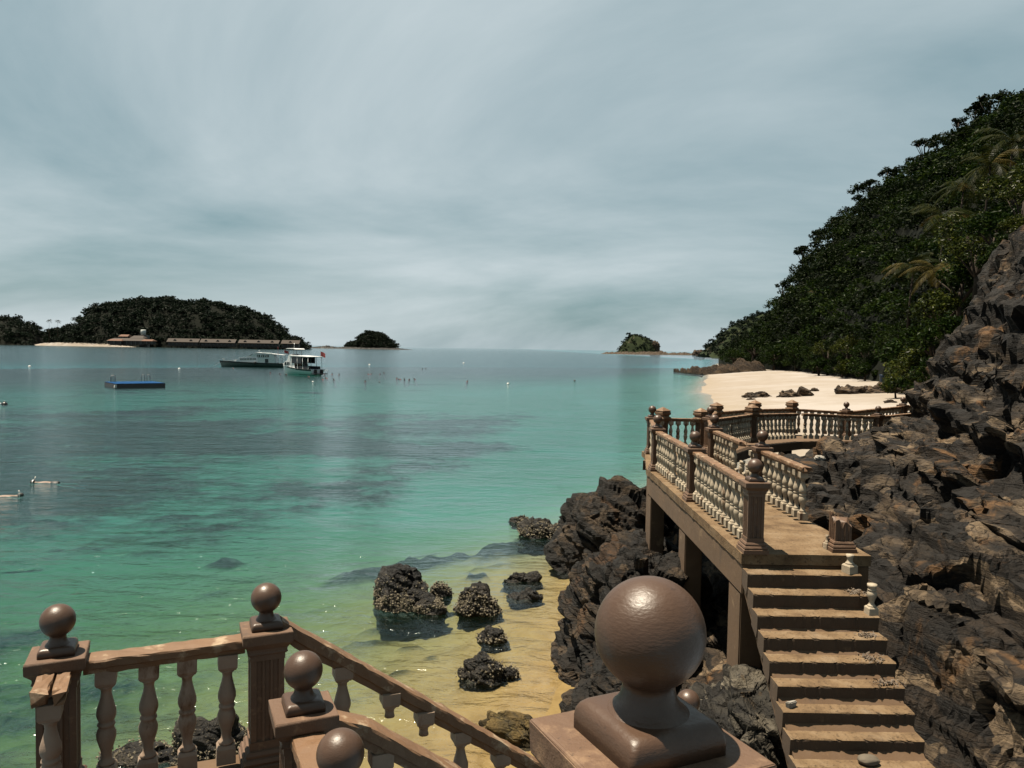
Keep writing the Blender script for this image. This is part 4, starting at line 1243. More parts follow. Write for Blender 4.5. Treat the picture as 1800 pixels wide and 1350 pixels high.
hp[:, 2] += 2.0 * fbm(hp * 0.04, 4) * np.clip(SS.ravel() * 4, 0, 1) - 1.0 * (SS.ravel() < 0.01)
tag(place('jungle_hill', np_mesh('jungle_hill', hp, grid_faces(150, 70), MATS['hill_soil'])), 'steep hillside under dense jungle at the right', kind='structure')
r = np.random.default_rng(5)
pts = []; rads = []
cand = []
for i in range(5200):
    px = r.uniform(1270, 1960); s = r.uniform(0.0, 1.03) ** 0.8
    x, y, z = hill_point(px, s)
    rd = r.uniform(2.6, 5.2) * (0.55 + 0.45 * min(1, y / 170)) * (0.75 if px < 1330 else 1)
    cand.append((x, y, z, rd))
kept = []
for x, y, z, rd in cand:
    ok = True
    for a, b, c, d in kept:
        if (x - a) ** 2 + (y - b) ** 2 + (z - c) ** 2 < (0.60 * (rd + d)) ** 2: ok = False; break
    if ok: kept.append((x, y, z, rd))
pts = [(x, y, z + rd * r.uniform(.5, 1.5)) for x, y, z, rd in kept]; rads = [k[3] for k in kept]
for i in range(170):
    px = r.uniform(1280, 1640); x, y, z = hill_point(px, r.uniform(-.03, .05)); rd = r.uniform(1.3, 2.6) * (0.5 + 0.5 * min(1, y / 170))
    pts.append((x, y, z + rd * r.uniform(.1, .7))); rads.append(rd)
_ok = [i for i in range(len(pts)) if not (abs(900 + pts[i][0] / pts[i][1] * F - 1551) < 24 and pts[i][1] < 131)]
pts = [pts[i] for i in _ok]; rads = [rads[i] for i in _ok]
half = np.array([i % 3 for i in range(len(pts))])
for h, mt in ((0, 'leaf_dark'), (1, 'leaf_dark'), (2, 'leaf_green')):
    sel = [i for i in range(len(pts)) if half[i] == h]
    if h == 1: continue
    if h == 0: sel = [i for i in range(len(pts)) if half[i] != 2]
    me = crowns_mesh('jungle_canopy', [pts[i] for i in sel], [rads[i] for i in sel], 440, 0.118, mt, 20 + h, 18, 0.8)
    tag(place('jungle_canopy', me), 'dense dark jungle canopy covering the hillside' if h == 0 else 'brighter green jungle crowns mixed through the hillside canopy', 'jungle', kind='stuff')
# trees that stand out on the skyline
sky_trees = ((1742, 172, 222, 4.6, 5.5), (1715, 190, 226, 3.2, 4.5), (1685, 212, 230, 3.0, 3.8), (1625, 252, 246, 4.0, 3.6), (1560, 300, 262, 3.6, 3.0), (1530, 322, 268, 3.2, 3.4), (1512, 348, 270, 2.8, 3.0), (1470, 385, 280, 3.4, 3.0), (1440, 408, 284, 3.0, 3.2), (1412, 440, 292, 4.2, 3.0), (1375, 500, 300, 3.2, 3.0))
words = ['highest', 'second highest', 'third highest', 'fourth highest', 'fifth highest', 'sixth highest', 'seventh highest', 'eighth highest', 'ninth highest', 'tenth highest', 'lowest']
for i, (px, py, Yd, rd, ex_) in enumerate(sky_trees):
    p = at_y(px, py, Yd)
    h = rd * 2 + ex_
    tree('skyline_tree', (p.x, p.y, p.z - h), h + rd * .3, rd, 700, 0.13, 'leaf_dark', 'dark tree breaking the hill skyline, ' + words[i] + ' of the skyline trees', 'tree', 'trees on the hill skyline', 100 + i, True, nclump=13, flat=.7)
# edge of the forest along the beach
def gz1(x, y): return float(ground(np.array([x]), np.array([y]))[0][0])
edge = ((1290, 612, 640, 250, 'leaf_green', 4.0), (1325, 592, 645, 236, 'leaf_green', 5.2), (1360, 604, 648, 214, 'leaf_green', 4.6), (1400, 598, 650, 196, 'leaf_green', 4.2), (1430, 606, 652, 176, 'leaf_green', 3.4),
        (1455, 596, 655, 160, 'leaf_glossy', 3.3), (1490, 590, 658, 146, 'leaf_glossy', 3.2), (1525, 596, 660, 134, 'leaf_green', 3.0), (1570, 580, 662, 120, 'leaf_green', 3.4), (1600, 560, 668, 104, 'leaf_green', 3.2))
ew = ['leftmost, above the rocky point', 'broad one right of the rocky point', 'third from the rocky point', 'layered one with horizontal boughs', 'fifth from the rocky point', 'yellowish rounded one', 'right half of the yellowish thicket', 'just left of the blue bin', 'tall one behind the blue bin', 'tall one between blue bin and cliff']
for i, (px, pt, pb_, Yd, mt, rd) in enumerate(edge):
    b0 = at_y(px, pb_, Yd); tp = at_y(px, pt, Yd)
    h = tp.z - 1.8
    tree('beach_tree', (b0.x, b0.y, 1.6), h, rd, 2600, 0.060, mt, 'leafy tree at the beach edge, ' + ew[i], 'tree', 'trees along the back of the beach', 200 + i, nclump=22, flat=0.9)
lowb = ((1592, 694, 40, 66), (1612, 690, 46, 58), (1632, 684, 50, 50), (1606, 664, 44, 62), (1628, 652, 44, 52), (1440, 655, 26, 158), (1480, 657, 26, 142), (1520, 664, 26, 128), (1585, 672, 34, 104), (1610, 682, 30, 88), (1575, 690, 22, 84), (1600, 640, 50, 92))
lw = ['lowest, touching the sand beside the cliff', 'second one up from the sand beside the cliff', 'leaning on the black rock edge', 'small one above the sandside bushes', 'uppermost of the cluster beside the cliff', 'leftmost of the low bushes by the sand', 'second from left of the low bushes by the sand', 'left of the blue bin', 'right of the blue bin', 'nearest the black rock slope', 'over the dark beach rocks', 'tallest right of the blue bin']
for i, (px, py, hpx, Yd) in enumerate(lowb):
    p = at_y(px, py, Yd); k = Yd / F
    tree('shrub', (p.x, p.y, p.z - .3), hpx * k * .98, hpx * k * .98, 1500, 0.11, 'leaf_green' if i % 2 else 'leaf_glossy', 'leafy green bush, ' + lw[i], 'bush', 'bushes along the beach', 240 + i, nclump=14, flat=.8)
# sunlit shrubs hanging over the rock slope
ov = ((1786, 405, 34, 29, 2.0), (1748, 462, 30, 28, 2.0), (1800, 352, 44, 30, 2.0), (1765, 436, 28, 28, 2.0), (1622, 652, 60, 52, 3.0), (1640, 600, 60, 50, 3.0), (1655, 548, 58, 47, 2.8), (1690, 500, 60, 46, 2.8), (1715, 452, 56, 44, 2.6), (1752, 408, 60, 42, 2.6), (1790, 330, 70, 44, 3.0), (1670, 590, 50, 43, 2.0), (1700, 420, 60, 52, 3.2), (1650, 660, 44, 40, 1.6))
on = ['small one rooted on the upper rock edge', 'lowest one rooted on the rock edge itself', 'dark one at the top right rock edge', 'middle one rooted on the rock edge itself', 'lowest', 'second from the bottom', 'third from the bottom', 'fourth from the bottom', 'fifth from the bottom', 'sixth from the bottom', 'topmost, at the picture edge', 'half hidden by the rock edge', 'set back behind the others', 'closest to the walkway end']
for i, (px, py, rp, Yd, dn) in enumerate(ov):
    p = at_y(px, py, Yd); rd = rp * Yd / F * .95
    tree('slope_shrub', (p.x, p.y, p.z - 2.6), 2.6 + rd * .7, rd, 2600, 0.085 if i % 2 else 0.07, 'leaf_glossy' if i % 2 == 0 else 'leaf_green', 'glossy-leaved shrub along the black rock slope, ' + on[i], 'shrub', 'shrubs along the rock slope', 260 + i, nclump=20, flat=.9)
# soil bank that carries those shrubs behind the cliff
bx = np.linspace(0, 1, 40); by_ = np.linspace(0, 1, 40)
BX, BY = np.meshgrid(bx, by_, indexing='ij')
tx = 20 + BX.ravel() * 45 + BY.ravel() * 5; ty = 32 + BY.ravel() * 45
tz = 1.0 + np.clip((tx - (20 + 0.52 * (ty - 30))) * 0.62, -4, 40)
bp = np.stack([tx, ty, tz + 0.8 * fbm(np.stack([tx, ty, tz], 1) * .12, 3)], 1)
tag(place('soil_bank', np_mesh('soil_bank', bp, grid_faces(40, 40), MATS['hill_soil'])), 'dark soil bank under the shrubs behind the cliff', kind='structure')
# palms in the jungle
for i, (px, py, Yd, fl, mt, lab) in enumerate(((1735, 290, 92, 5.2, 'leaf_palm', 'tall coconut palm high on the hill near the right edge'), (1655, 385, 92, 5.0, 'leaf_palm', 'coconut palm with spread fronds halfway up the hill'),
                                              (1640, 478, 66, 3.2, 'leaf_palm_old', 'yellowing palm with drooping fronds above the shrubs'), (1688, 330, 100, 4.6, 'leaf_palm', 'coconut palm between the two tallest hillside palms'),
                                              (1440, 522, 215, 5.0, 'leaf_palm', 'small palm in the middle of the dark forest slope'), (1600, 470, 100, 4.4, 'leaf_palm', 'palm left of the yellowing palm'), (1775, 250, 96, 5.0, 'leaf_palm', 'palm crown touching the right picture edge'))):
    p = at_y(px, py, Yd)
    palm('coconut_palm', (p.x, p.y, p.z - 9), 9.0, fl, lab, 300 + i, 16, mt, (.3, -.2), 22, None, 1.1)
# mossy vine-hung rock and rocky point
pp = at_z(1250, 656, 0)
def ridge_rock(name, spine, matn, label, cat, seed, sub=6, kind=None):
    """rocky ridge along px spine points (px, py_base, py_top, half-depth m) at sea level"""
    V = []; rows = []
    ang = np.linspace(-0.15, math.pi + .15, 26)
    pts = []
    for px, pb__, pt__, hd in spine:
        b0 = at_z(px, pb__, 0); top = at_y(px, pt__, b0.y + hd)
        pts.append((b0.x, b0.y + hd, max(top.z, .1), hd))
    pts = np.array(pts); tt = np.linspace(0, 1, len(pts)); t2 = np.linspace(0, 1, 130)
    ip = np.stack([np.interp(t2, tt, pts[:, k]) for k in range(4)], 1)
    for x, y, z, hd in ip:
        for a in ang:
            V.append((x, y - math.cos(a) * hd, z * max(math.sin(a), -.2) ** .8 if math.sin(a) > 0 else -0.6))
    V = np.array(V); c = V.mean(0)
    d = rock_disp(V, float(pts[:, 3].max()) * .45)
    V[:, 2] += d * np.clip(V[:, 2] * 1.5, 0, 1) * 1.1; V[:, 1] += d * 1.0
    o = place(name, np_mesh(name, V - c, grid_faces(130, 26), MATS[matn], False), None, c)
    return tag(o, label, cat, kind=kind)
ridge_rock('rocky_point', [(1188, 654, 652.5, 2), (1205, 656, 649.5, 4), (1230, 658, 647, 5), (1262, 659, 644, 6), (1290, 659, 638, 7), (1312, 659, 632, 9), (1330, 659, 632, 10), (1350, 659, 642, 10)], 'far_rock', 'low brown rocky point reaching into the sea below the forest', 'rocky point', 3)

# ---- far headland and islands
def island(name, outline, Yd, depth, matn, label, seed, steps=26, amp=1.0, base=-1.0):
    """hill mass: outline [(px, py)] skyline at distance Yd, thickness depth"""
    ol = np.array(outline, float); n = 110
    px = np.linspace(ol[0, 0], ol[-1, 0], n); py = np.interp(px, ol[:, 0], ol[:, 1])
    V = []
    for a, b in zip(px, py):
        p = at_y(a, b, Yd); h = max(p.z, 0.0)
        wdt = depth * (0.25 + 0.75 * math.sqrt(max(0, 1 - ((a - ol[:, 0].mean()) / ((ol[-1, 0] - ol[0, 0]) / 2 + 1e-6)) ** 2)))
        for k in range(steps):
            t = -1 + 2 * k / (steps - 1)
            V.append((p.x * (1 + t * wdt / Yd * 0.5), p.y + t * wdt, h * max(0, 1 - abs(t) ** 2.2) + (base if abs(t) == 1 else 0)))
    V = np.array(V)
    V[:, 2] += amp * fbm(V * 0.05 + seed, 4) * np.clip(V[:, 2] * .2, 0, 1)
    c = np.array([V[:, 0].mean(), Yd, 0])
    o = place(name, np_mesh(name, V - c, grid_faces(n, steps), MATS[matn]), None, c)
    tag(o, label, kind='structure')
    return V.reshape(n, steps, 3)
def forest_on(G, nc, rad, leaf, n, matn, label, seed, zmin=1.0, front=True):
    r = np.random.default_rng(seed); P = []; Rr = []
    tries = 0
    while len(P) < nc and tries < nc * 12:
        tries += 1
        i = r.integers(1, G.shape[0] - 1); j = r.integers(0, G.shape[1] // 2 + 3)
        p = G[i, j] + r.normal(size=3) * np.array([rad * .5, rad * .3, 0]); rd = rad * r.uniform(.6, 1.3)
        if p[2] < zmin: continue
        P.append((p[0], p[1], p[2] + rd * r.uniform(-.25, .35))); Rr.append(rd)
    me = crowns_mesh('forest_canopy', P, Rr, n, leaf, matn, seed, 11, .75)
    tag(place('forest_canopy', me), label, 'forest', kind='stuff')
big = [(70, 606), (84, 592), (105, 578), (122, 574), (140, 574), (150, 560), (165, 542), (178, 534), (205, 532), (235, 528), (262, 524), (292, 522), (312, 528), (335, 532), (352, 526), (372, 528), (395, 534), (420, 540), (445, 545), (468, 556), (488, 570), (498, 580), (505, 590), (512, 588), (524, 592), (534, 600), (541, 607)]
G = island('wooded_island', [(a, b + 6) for a, b in big], 1080, 110, 'hill_soil', 'large wooded island on the left horizon', 1, amp=2)
forest_on(G, 1150, 7.4, .21, 100, 'leaf_far', 'dark forest covering the large left island', 41, 2)
G = island('wooded_shore', [(-260, 590), (-120, 560), (-60, 556), (0, 562), (18, 563), (40, 570), (60, 578), (72, 590), (80, 606)], 1020, 90, 'hill_soil', 'wooded shore at the extreme left edge', 2, amp=2)
forest_on(G, 480, 7, .20, 130, 'leaf_far', 'dark forest on the shore at the extreme left', 42, 1)
G = island('round_islet', [(612, 611), (620, 603), (630, 597), (640, 590), (652, 584), (662, 587), (674, 592), (683, 600), (689, 606), (696, 611)], 1700, 60, 'hill_soil', 'small dome-shaped wooded islet left of centre', 3, amp=2)
forest_on(G, 260, 7.5, .22, 110, 'leaf_far', 'dark trees covering the dome-shaped islet', 43, 2)
G = island('grassy_islet', [(1084, 620), (1090, 611), (1096, 602), (1104, 595), (1112, 590), (1120, 589), (1130, 591), (1140, 597), (1146, 602), (1150, 611), (1156, 619)], 1500, 50, 'islet_grass', 'small grassy islet with bare rock patches right of centre', 4, amp=3)
forest_on(G, 110, 4.2, .26, 90, 'leaf_far', 'low scrub on the grassy right islet', 44, 4)
G = island('headland', [(1236, 622), (1246, 612), (1256, 600), (1270, 588), (1286, 574), (1300, 566), (1325, 560), (1380, 540), (1450, 520), (1520, 540)], 900, 90, 'islet_grass', 'green headland behind the forested point', 5, amp=3)
forest_on(G, 420, 5.0, .22, 110, 'leaf_far', 'scrub and trees on the green headland', 45, 3)
def flat_rocks(name, pts, Yd, label, seed, matn='beach_rock', cat='rocks'):
    r = np.random.default_rng(seed); V = []
    ol = np.array(pts, float); n = 120; st_ = 9
    px = np.linspace(ol[0, 0], ol[-1, 0], n); hp_ = np.interp(px, ol[:, 0], ol[:, 1])
    for a, h in zip(px, hp_):
        x = (a - 900) / F * Yd
        for k in range(st_):
            t = -1 + 2 * k / (st_ - 1)
            V.append((x, Yd + t * 14, h * (1 - t * t) * r.uniform(.6, 1.25) - .4 * (abs(t) == 1)))
    V = np.array(V); c = np.array([V[:, 0].mean(), Yd, 0])
    o = place(name, np_mesh(name, V - c, grid_faces(n, st_), MATS[matn], False), None, c)
    return tag(o, label, cat)
flat_rocks('reef_rocks', [(538, .5), (560, 4), (575, 6), (590, 3.5), (610, 4), (640, 3), (700, 3), (715, 1.2), (725, .3)], 1620, 'low dark rock reef joining the big island and dome islet', 1, 'barnacle_rock')
flat_rocks('reef_rocks', [(1056, .3), (1066, 3), (1090, 4), (1150, 5), (1164, 7), (1172, 3), (1200, 5), (1215, 3), (1235, 4), (1340, 3.5)], 1320, 'pale flat rock shelf at the foot of the grassy islet', 2)
p = at_y(1228, 619, 1250)
rock('sea_stack', (p.x, p.y, 1.0), (10, 7, 8.0), 'beach_rock', 'jagged small rock stack left of the headland foot', 'rock', 5, 0, 51, 6)
p = at_y(1152, 617, 1480)
rock('sea_stack', (p.x, p.y, 2.0), (9, 7, 22), 'beach_rock', 'dark broken rock face on the right side of the grassy islet', 'rock', 5, 0, 52, 7, lump=.35)
p = at_y(1105, 592, 1500); tree('lone_tree', (p.x, p.y, p.z - 3), 11, 5.2, 160, .28, 'leaf_far', 'lone tree standing on top of the grassy islet', 'tree', None, 400, True, nclump=8, flat=.8)
# sandy spit at the left island
flat_rocks('sand_spit', [(58, .3), (80, 3.0), (110, 4.2), (145, 3.6), (200, 3.6), (240, 2.4), (262, .5)], 985, 'strip of pale sand in front of the left island', 3, 'sand', 'beach')['kind'] = 'structure'
for i, (px, py, hgt, lab) in enumerate(((86, 563, 24, 'taller of two palms above the gap beside the left island'), (101, 564, 20, 'shorter of two palms above the gap beside the left island'))):
    p = at_y(px, py, 1000); palm('coconut_palm', (p.x, p.y, p.z - hgt), hgt, 5.2, lab, 420 + i, 14, 'leaf_far', (.5, 0), 10, None, 1.3)
for i, (px, py, rd) in enumerate(((87, 580, 5), (86, 596, 4.5), (96, 598, 4))):
    p = at_y(px, py, 1000); tree('gap_tree', (p.x, p.y, p.z - 8), 9, rd, 160, .25, 'leaf_far', 'small tree in the gap by the sand spit, ' + ['uppermost', 'lower left', 'lower right'][i] + ' of three', 'tree', 'trees in the gap', 430 + i, nclump=9)
# ================================================================== boats, raft, buoys, swimmers, resort
def hull_mesh(L, Bm, H0, H1, name, mat, draft=0.35, nst=18):
    """bow at +x; sheer height runs from H0 (stern) to H1 (bow)"""
    V = []; nn = 9
    for i in range(nst + 1):
        t = i / nst; x = -L / 2 + L * t
        wd = Bm / 2 * (0.9 + 0.1 * min(1, t * 3)) * (1 - max(0, (t - .45) / .55) ** 2.1)
        wd = max(wd, 0.03)
        sh = H0 + (H1 - H0) * t ** 2
        ra = 0.55 * max(0, (t - .7) / .3)
        for k in range(nn):
            a = k / (nn - 1) * 2 - 1
            s = abs(a)
            y = math.copysign(wd * (1 - (1 - s) ** 1.7) * (0.78 + .22 * s), a) if s > 0 else 0
            z = -draft + (sh + draft) * s ** 1.4
            V.append((x + ra * (z / max(sh, .1)) * .9, y, z))
    Q = grid_faces(nst + 1, nn).tolist()
    mb = MB().add(V, Q, True)
    mb.add([V[k] for k in range(nn)], [tuple(range(nn))])
    # deck
    dk = []
    for i in range(nst + 1):
        dk += [V[i * nn], V[i * nn + nn - 1]]
    mb.add([(x, y * .985, z - .04) for x, y, z in dk], [(2 * i, 2 * i + 1, 2 * i + 3, 2 * i + 2) for i in range(nst)])
    return mb.mesh(name, MATS[mat]), V, nn
def strip(V, nn, nst, z0, z1, name, mat, out=0.03, i0=0):
    """painted band following the hull sides between two fractions of the side height"""
    mb = MB()
    for sgn in (0, 1):
        P = []
        for i in range(i0, nst + 1):
            col = [Vector(V[i * nn + k]) for k in range(nn)]
            col = col[:nn // 2 + 1][::-1] if sgn == 0 else col[nn // 2:]
            zs = [c.z for c in col]
            def at(f):
                z = zs[0] + (zs[-1] - zs[0]) * f
                for k in range(len(col) - 1):
                    if zs[k] <= z <= zs[k + 1] + 1e-6:
                        q = (z - zs[k]) / max(1e-6, zs[k + 1] - zs[k]); return col[k].lerp(col[k + 1], q)
                return col[-1]
            for f in (z0, z1):
                p = at(f); P.append((p.x, p.y + (out if sgn else -out), p.z))
        m_ = len(P) // 2
        mb.add(P, [(2 * i, 2 * i + 1, 2 * i + 3, 2 * i + 2) for i in range(m_ - 1)], True)
    return mb.mesh(name, MATS[mat])
def side_prism(poly, w0, name, mat, bev=.04):
    return MB().prism(poly, -w0 / 2, w0 / 2, 'y').mesh(name, MATS[mat], bev)
def flag(parent, loc, s, seed=0, pole=1.2):
    place('flag_pole', MB().tube([(0, 0, 0), (0, 0, pole)], .025, 6).mesh('flag_pole', MATS['steel']), parent, loc)
    for nm, a, b, c, d in (('flag', 0, 1, 0, 1), ('flag_canton', 0, .45, .5, 1)):
        V = []; n = 7
        for i in range(n):
            t = a + (b - a) * i / (n - 1)
            for z in (c, d):
                V.append((-s * 1.6 * t, .07 * math.sin(t * 6 + seed) - (.02 if nm != 'flag' else 0), pole - s + s * z - s * .45 * t))
        place(nm, MB().add(V, [(2 * i, 2 * i + 1, 2 * i + 3, 2 * i + 2) for i in range(n - 1)]).mesh(nm, MATS['flag_red' if nm == 'flag' else 'flag_blue']), parent, loc)

pz = at_z(445, 645.3, 0)
f = empty('ferry_boat', pz, math.pi + R(3))
tag(f, 'long low grey-white passenger boat with dark hull line, bow to the left', 'boat')
hm, HV, nn = hull_mesh(16.4, 3.9, 1.15, 1.62, 'hull', 'hull_dark', .3)
place('hull', hm, f)
place('hull_stripe', strip(HV, nn, 18, .80, .97, 'hull_stripe', 'navy', .03), f)
place('foredeck', side_prism([(7.6, 1.58), (3.2, 1.45), (3.2, 1.95), (5.6, 1.75)], 2.2, 'foredeck', 'hull_white'), f)
cb = place('cabin', side_prism([(4.4, 1.4), (-1.6, 1.25), (-1.6, 2.85), (1.0, 2.70), (3.3, 2.35)], 3.0, 'cabin', 'hull_white'), f)
wh = place('wheelhouse', side_prism([(.9, 2.6), (-1.6, 1.2), (-6.4, 1.15), (-5.7, 3.4), (-1.4, 3.75), (-.6, 3.6)], 2.9, 'wheelhouse', 'hull_grey'), f)
for s in (-1, 1):
    for k in range(5):
        x = 2.6 - k * .84
        w_ = MB().box((0, 0, 0), (.66, .05, .46)).mesh('window', MATS['glass_dark'], .02)
        o_ = place('window', w_, cb, (x, s * 1.515, 2.06 + .03 * k))
        place('blind', MB().box((0, 0, 0), (.40, .03, .36)).mesh('blind', MATS['blind'], .01), o_, (0, s * .025, 0))
    for k, (x, wdt) in enumerate(((-1.75, .9), (-2.85, .9), (-3.95, .95))):
        o_ = place('window', MB().prism([(-wdt / 2 + .0, -.32), (wdt / 2, -.32), (wdt / 2 - .16, .36), (-wdt / 2, .36)], -.025, .025, 'y').mesh('window', MATS['glass_dark'], .01), wh, (x, s * 1.465, 2.98))
        place('blind', MB().box((0, 0, 0), (.36, .03, .46)).mesh('blind', MATS['blind'], .01), o_, (0, s * .025, 0))
    place('door', MB().box((0, 0, 0), (.9, .05, 1.0)).mesh('door', MATS['glass_dark'], .02), wh, (-3.9, s * 1.475, 1.75))
    place('tyre_fender', MB().lathe([(-.1, .2), (-.1, .38), (.1, .38), (.1, .2)], 16, cap=False).mesh('tyre_fender', MATS['buoy_black']), f, (-1.0, s * 1.92, 1.15), (R(90), 0, 0))
place('windscreen', side_prism([(.62, 2.82), (-.35, 3.50), (-.2, 3.56), (.92, 2.82)], 2.5, 'windscreen', 'glass_dark', .01), wh)
place('roof', side_prism([(-.5, 3.65), (-1.2, 3.92), (-5.4, 3.62), (-8.2, 3.35), (-8.2, 3.27), (-5.4, 3.42), (-1.3, 3.76)], 3.1, 'roof', 'hull_white'), f)
place('radar_mast', MB().tube([(0, 0, 0), (0, 0, .55)], .06).box((0, 0, .55), (.2, .8, .12)).mesh('radar_mast', MATS['hull_white']), f, (-1.6, 0, 3.85))
place('roof_box', MB().box((0, 0, .12), (2.2, 1.2, .24)).mesh('roof_box', MATS['hull_grey'], .03), f, (-3.6, 0, 3.66))
for x in (-6.9, -8.0):
    for s in (-1, 1):
        place('roof_stanchion', MB().tube([(0, 0, 0), (0, 0, 2.25)], .04, 6).mesh('roof_stanchion', MATS['steel']), f, (x, s * 1.45, 1.1))
place('bow_rail', MB().tube([(7.6, -.25, 1.62), (7.4, -.3, 2.0), (8.1, 0, 2.05), (7.4, .3, 2.0), (7.6, .25, 1.62)], .03, 6).mesh('bow_rail', MATS['steel']), f)
place('anchor_line', MB().tube([(8.3, 0, 1.4), (9.6, .3, .4), (10.3, .4, 0)], .03, 5).mesh('anchor_line', MATS['steel']), f)
flag(f, (-8.1, 0, 3.33), .75, 1, 1.3)
place('aerial', MB().tube([(0, 0, 0), (0, 0, 2.0)], .03, 5).mesh('aerial', MATS['flag_red']), f, (-6.6, .6, 3.45))

pz = at_z(529, 658.5, 0)
g = empty('snorkel_boat', pz, R(142))
g.scale = (1.24, 1.24, 1.2)
tag(g, 'white motor boat with open dark aft deck and small upper canopy, stern towards viewer', 'boat')
hm, HV, nn = hull_mesh(8.8, 3.1, 1.0, 1.75, 'hull', 'hull_white', .3)
place('hull', hm, g)
place('hull_stripe', strip(HV, nn, 18, .84, .99, 'hull_stripe', 'navy', .03), g)
place('dark_quarter', strip(HV[:nn * 9], nn, 8, .25, .86, 'dark_quarter', 'navy', .04), g)
cb = place('cabin', side_prism([(3.3, 1.35), (.9, 1.1), (.9, 2.3), (1.3, 3.15), (1.9, 3.15), (2.2, 2.4), (3.0, 2.05)], 2.3, 'cabin', 'hull_white'), g)
for s in (-1, 1):
    for k in range(3):
        o_ = place('window', MB().prism([(-.26, -.26), (.26, -.26), (.16, .26), (-.26, .26)], -.025, .025, 'y').mesh('window', MATS['glass_dark'], .01), cb, (2.6 - k * .66, s * 1.165, 1.82 + .04 * k))
    for x in (.6, -.9, -2.3, -3.7):
        place('stanchion', MB().tube([(0, 0, 0), (.1, 0, 1.95)], .045, 6).mesh('stanchion', MATS['hull_white']), g, (x, s * 1.35, 1.05))
    place('side_panel', MB().prism([(1.0, 1.0), (-.2, 1.0), (.3, 3.1), (1.1, 3.1)], -.03, .03, 'y').mesh('side_panel', MATS['hull_white'], .01), g, (0, s * 1.3, 0))
    place('engine', MB().box((0, 0, .45), (.5, .42, .9)).mesh('engine', MATS['navy'], .08), g, (-4.55, s * .6, .1))
    place('seat_bench', MB().box((0, 0, .25), (3.2, .45, .5)).mesh('seat_bench', MATS['navy'], .03), g, (-1.9, s * 1.0, 1.0))
place('bulkhead', MB().box((0, 0, .95), (.06, 2.3, 1.9)).mesh('bulkhead', MATS['glass_dark'], .01), g, (.8, 0, 1.05))
place('roof', side_prism([(1.4, 3.12), (1.2, 3.3), (-4.0, 3.14), (-4.0, 3.02), (.8, 3.1)], 2.9, 'roof', 'hull_white'), g)
place('shade_curtain', MB().box((0, 0, 0), (2.6, .04, 1.1)).mesh('shade_curtain', MATS['navy']), g, (-.6, 1.36, 2.5))
place('shade_curtain', MB().box((0, 0, 0), (2.6, .04, 1.1)).mesh('shade_curtain', MATS['navy']), g, (-.6, -1.36, 2.5))
place('helm_console', side_prism([(2.6, 2.6), (1.4, 2.6), (1.4, 3.5), (2.0, 3.5)], 1.6, 'helm_console', 'hull_white'), g)
place('upper_canopy', side_prism([(2.9, 4.32), (2.4, 4.45), (.6, 4.42), (.2, 4.28)], 2.0, 'upper_canopy', 'hull_white'), g)
for x, s in ((2.3, -1), (2.3, 1), (.9, -1), (.9, 1)):
    place('canopy_pole', MB().tube([(0, 0, 0), (0, 0, 1.1)], .035, 6).mesh('canopy_pole', MATS['steel']), g, (x, s * .8, 3.25))
place('antenna', MB().tube([(0, 0, 0), (0, 0, .9)], .025, 5).lathe([(.7, .02), (.8, .16), (.9, .02)], 10).mesh('antenna', MATS['hull_white']), g, (1.8, 0, 4.4))
place('swim_platform', MB().box((0, 0, .3), (.9, 2.6, .12)).mesh('swim_platform', MATS['navy'], .02), g, (-4.75, 0, 0))
place('swim_ladder', MB().tube([(0, -.2, .9), (-.25, -.2, .9), (-.3, -.2, -.3)], .025, 6).tube([(0, .2, .9), (-.25, .2, .9), (-.3, .2, -.3)], .025, 6).mesh('swim_ladder', MATS['steel']), g, (-5.1, -.9, .1))
flag(g, (-4.0, -.9, 3.1), .75, 2, .9)
place('life_ring', MB().lathe([(-.05, .22), (-.05, .36), (.05, .36), (.05, .22)], 16, cap=False).mesh('life_ring', MATS['vest_red']), g, (1.6, -1.2, 2.7), (R(90), 0, 0))

# ---- blue swimming raft
pz = at_z(237, 680, 0)
rf_ = empty('swim_raft', pz, R(40))
tag(rf_, 'square blue floating swim platform with two pairs of steel hand loops', 'raft')
SZ = 6.1
place('float', MB().box((0, 0, .12), (SZ, SZ, .86)).mesh('float', MATS['raft_side'], .05), rf_)
k_ = 12
for i in range(6):
    place('deck_panel', MB().box((0, 0, .03), (SZ / 6 - .03, SZ - .06, .06)).mesh('deck_panel', MATS['raft_blue'], .01), rf_, (-SZ / 2 + SZ / 6 * (i + .5), 0, .551))
for x, y in ((-2.6, 1.2), (1.9, 2.75)):
    for q in (-.35, .35):
        place('hand_loop', MB().tube([(0, 0, 0), (0, 0, .75), (.1, 0, .92), (.3, 0, .92), (.4, 0, .75), (.4, 0, 0)], .035, 6).mesh('hand_loop', MATS['steel']), rf_, (x + q * (1 if y > 2 else 0), y + q * (0 if y > 2 else 1), .6))
place('corner_cleat', MB().box((0, 0, 0), (.25, .25, .4)).jitter(.05, 1).mesh('corner_cleat', MATS['buoy_white'], .02), rf_, (-SZ / 2 - .02, -SZ / 2 - .02, .25))

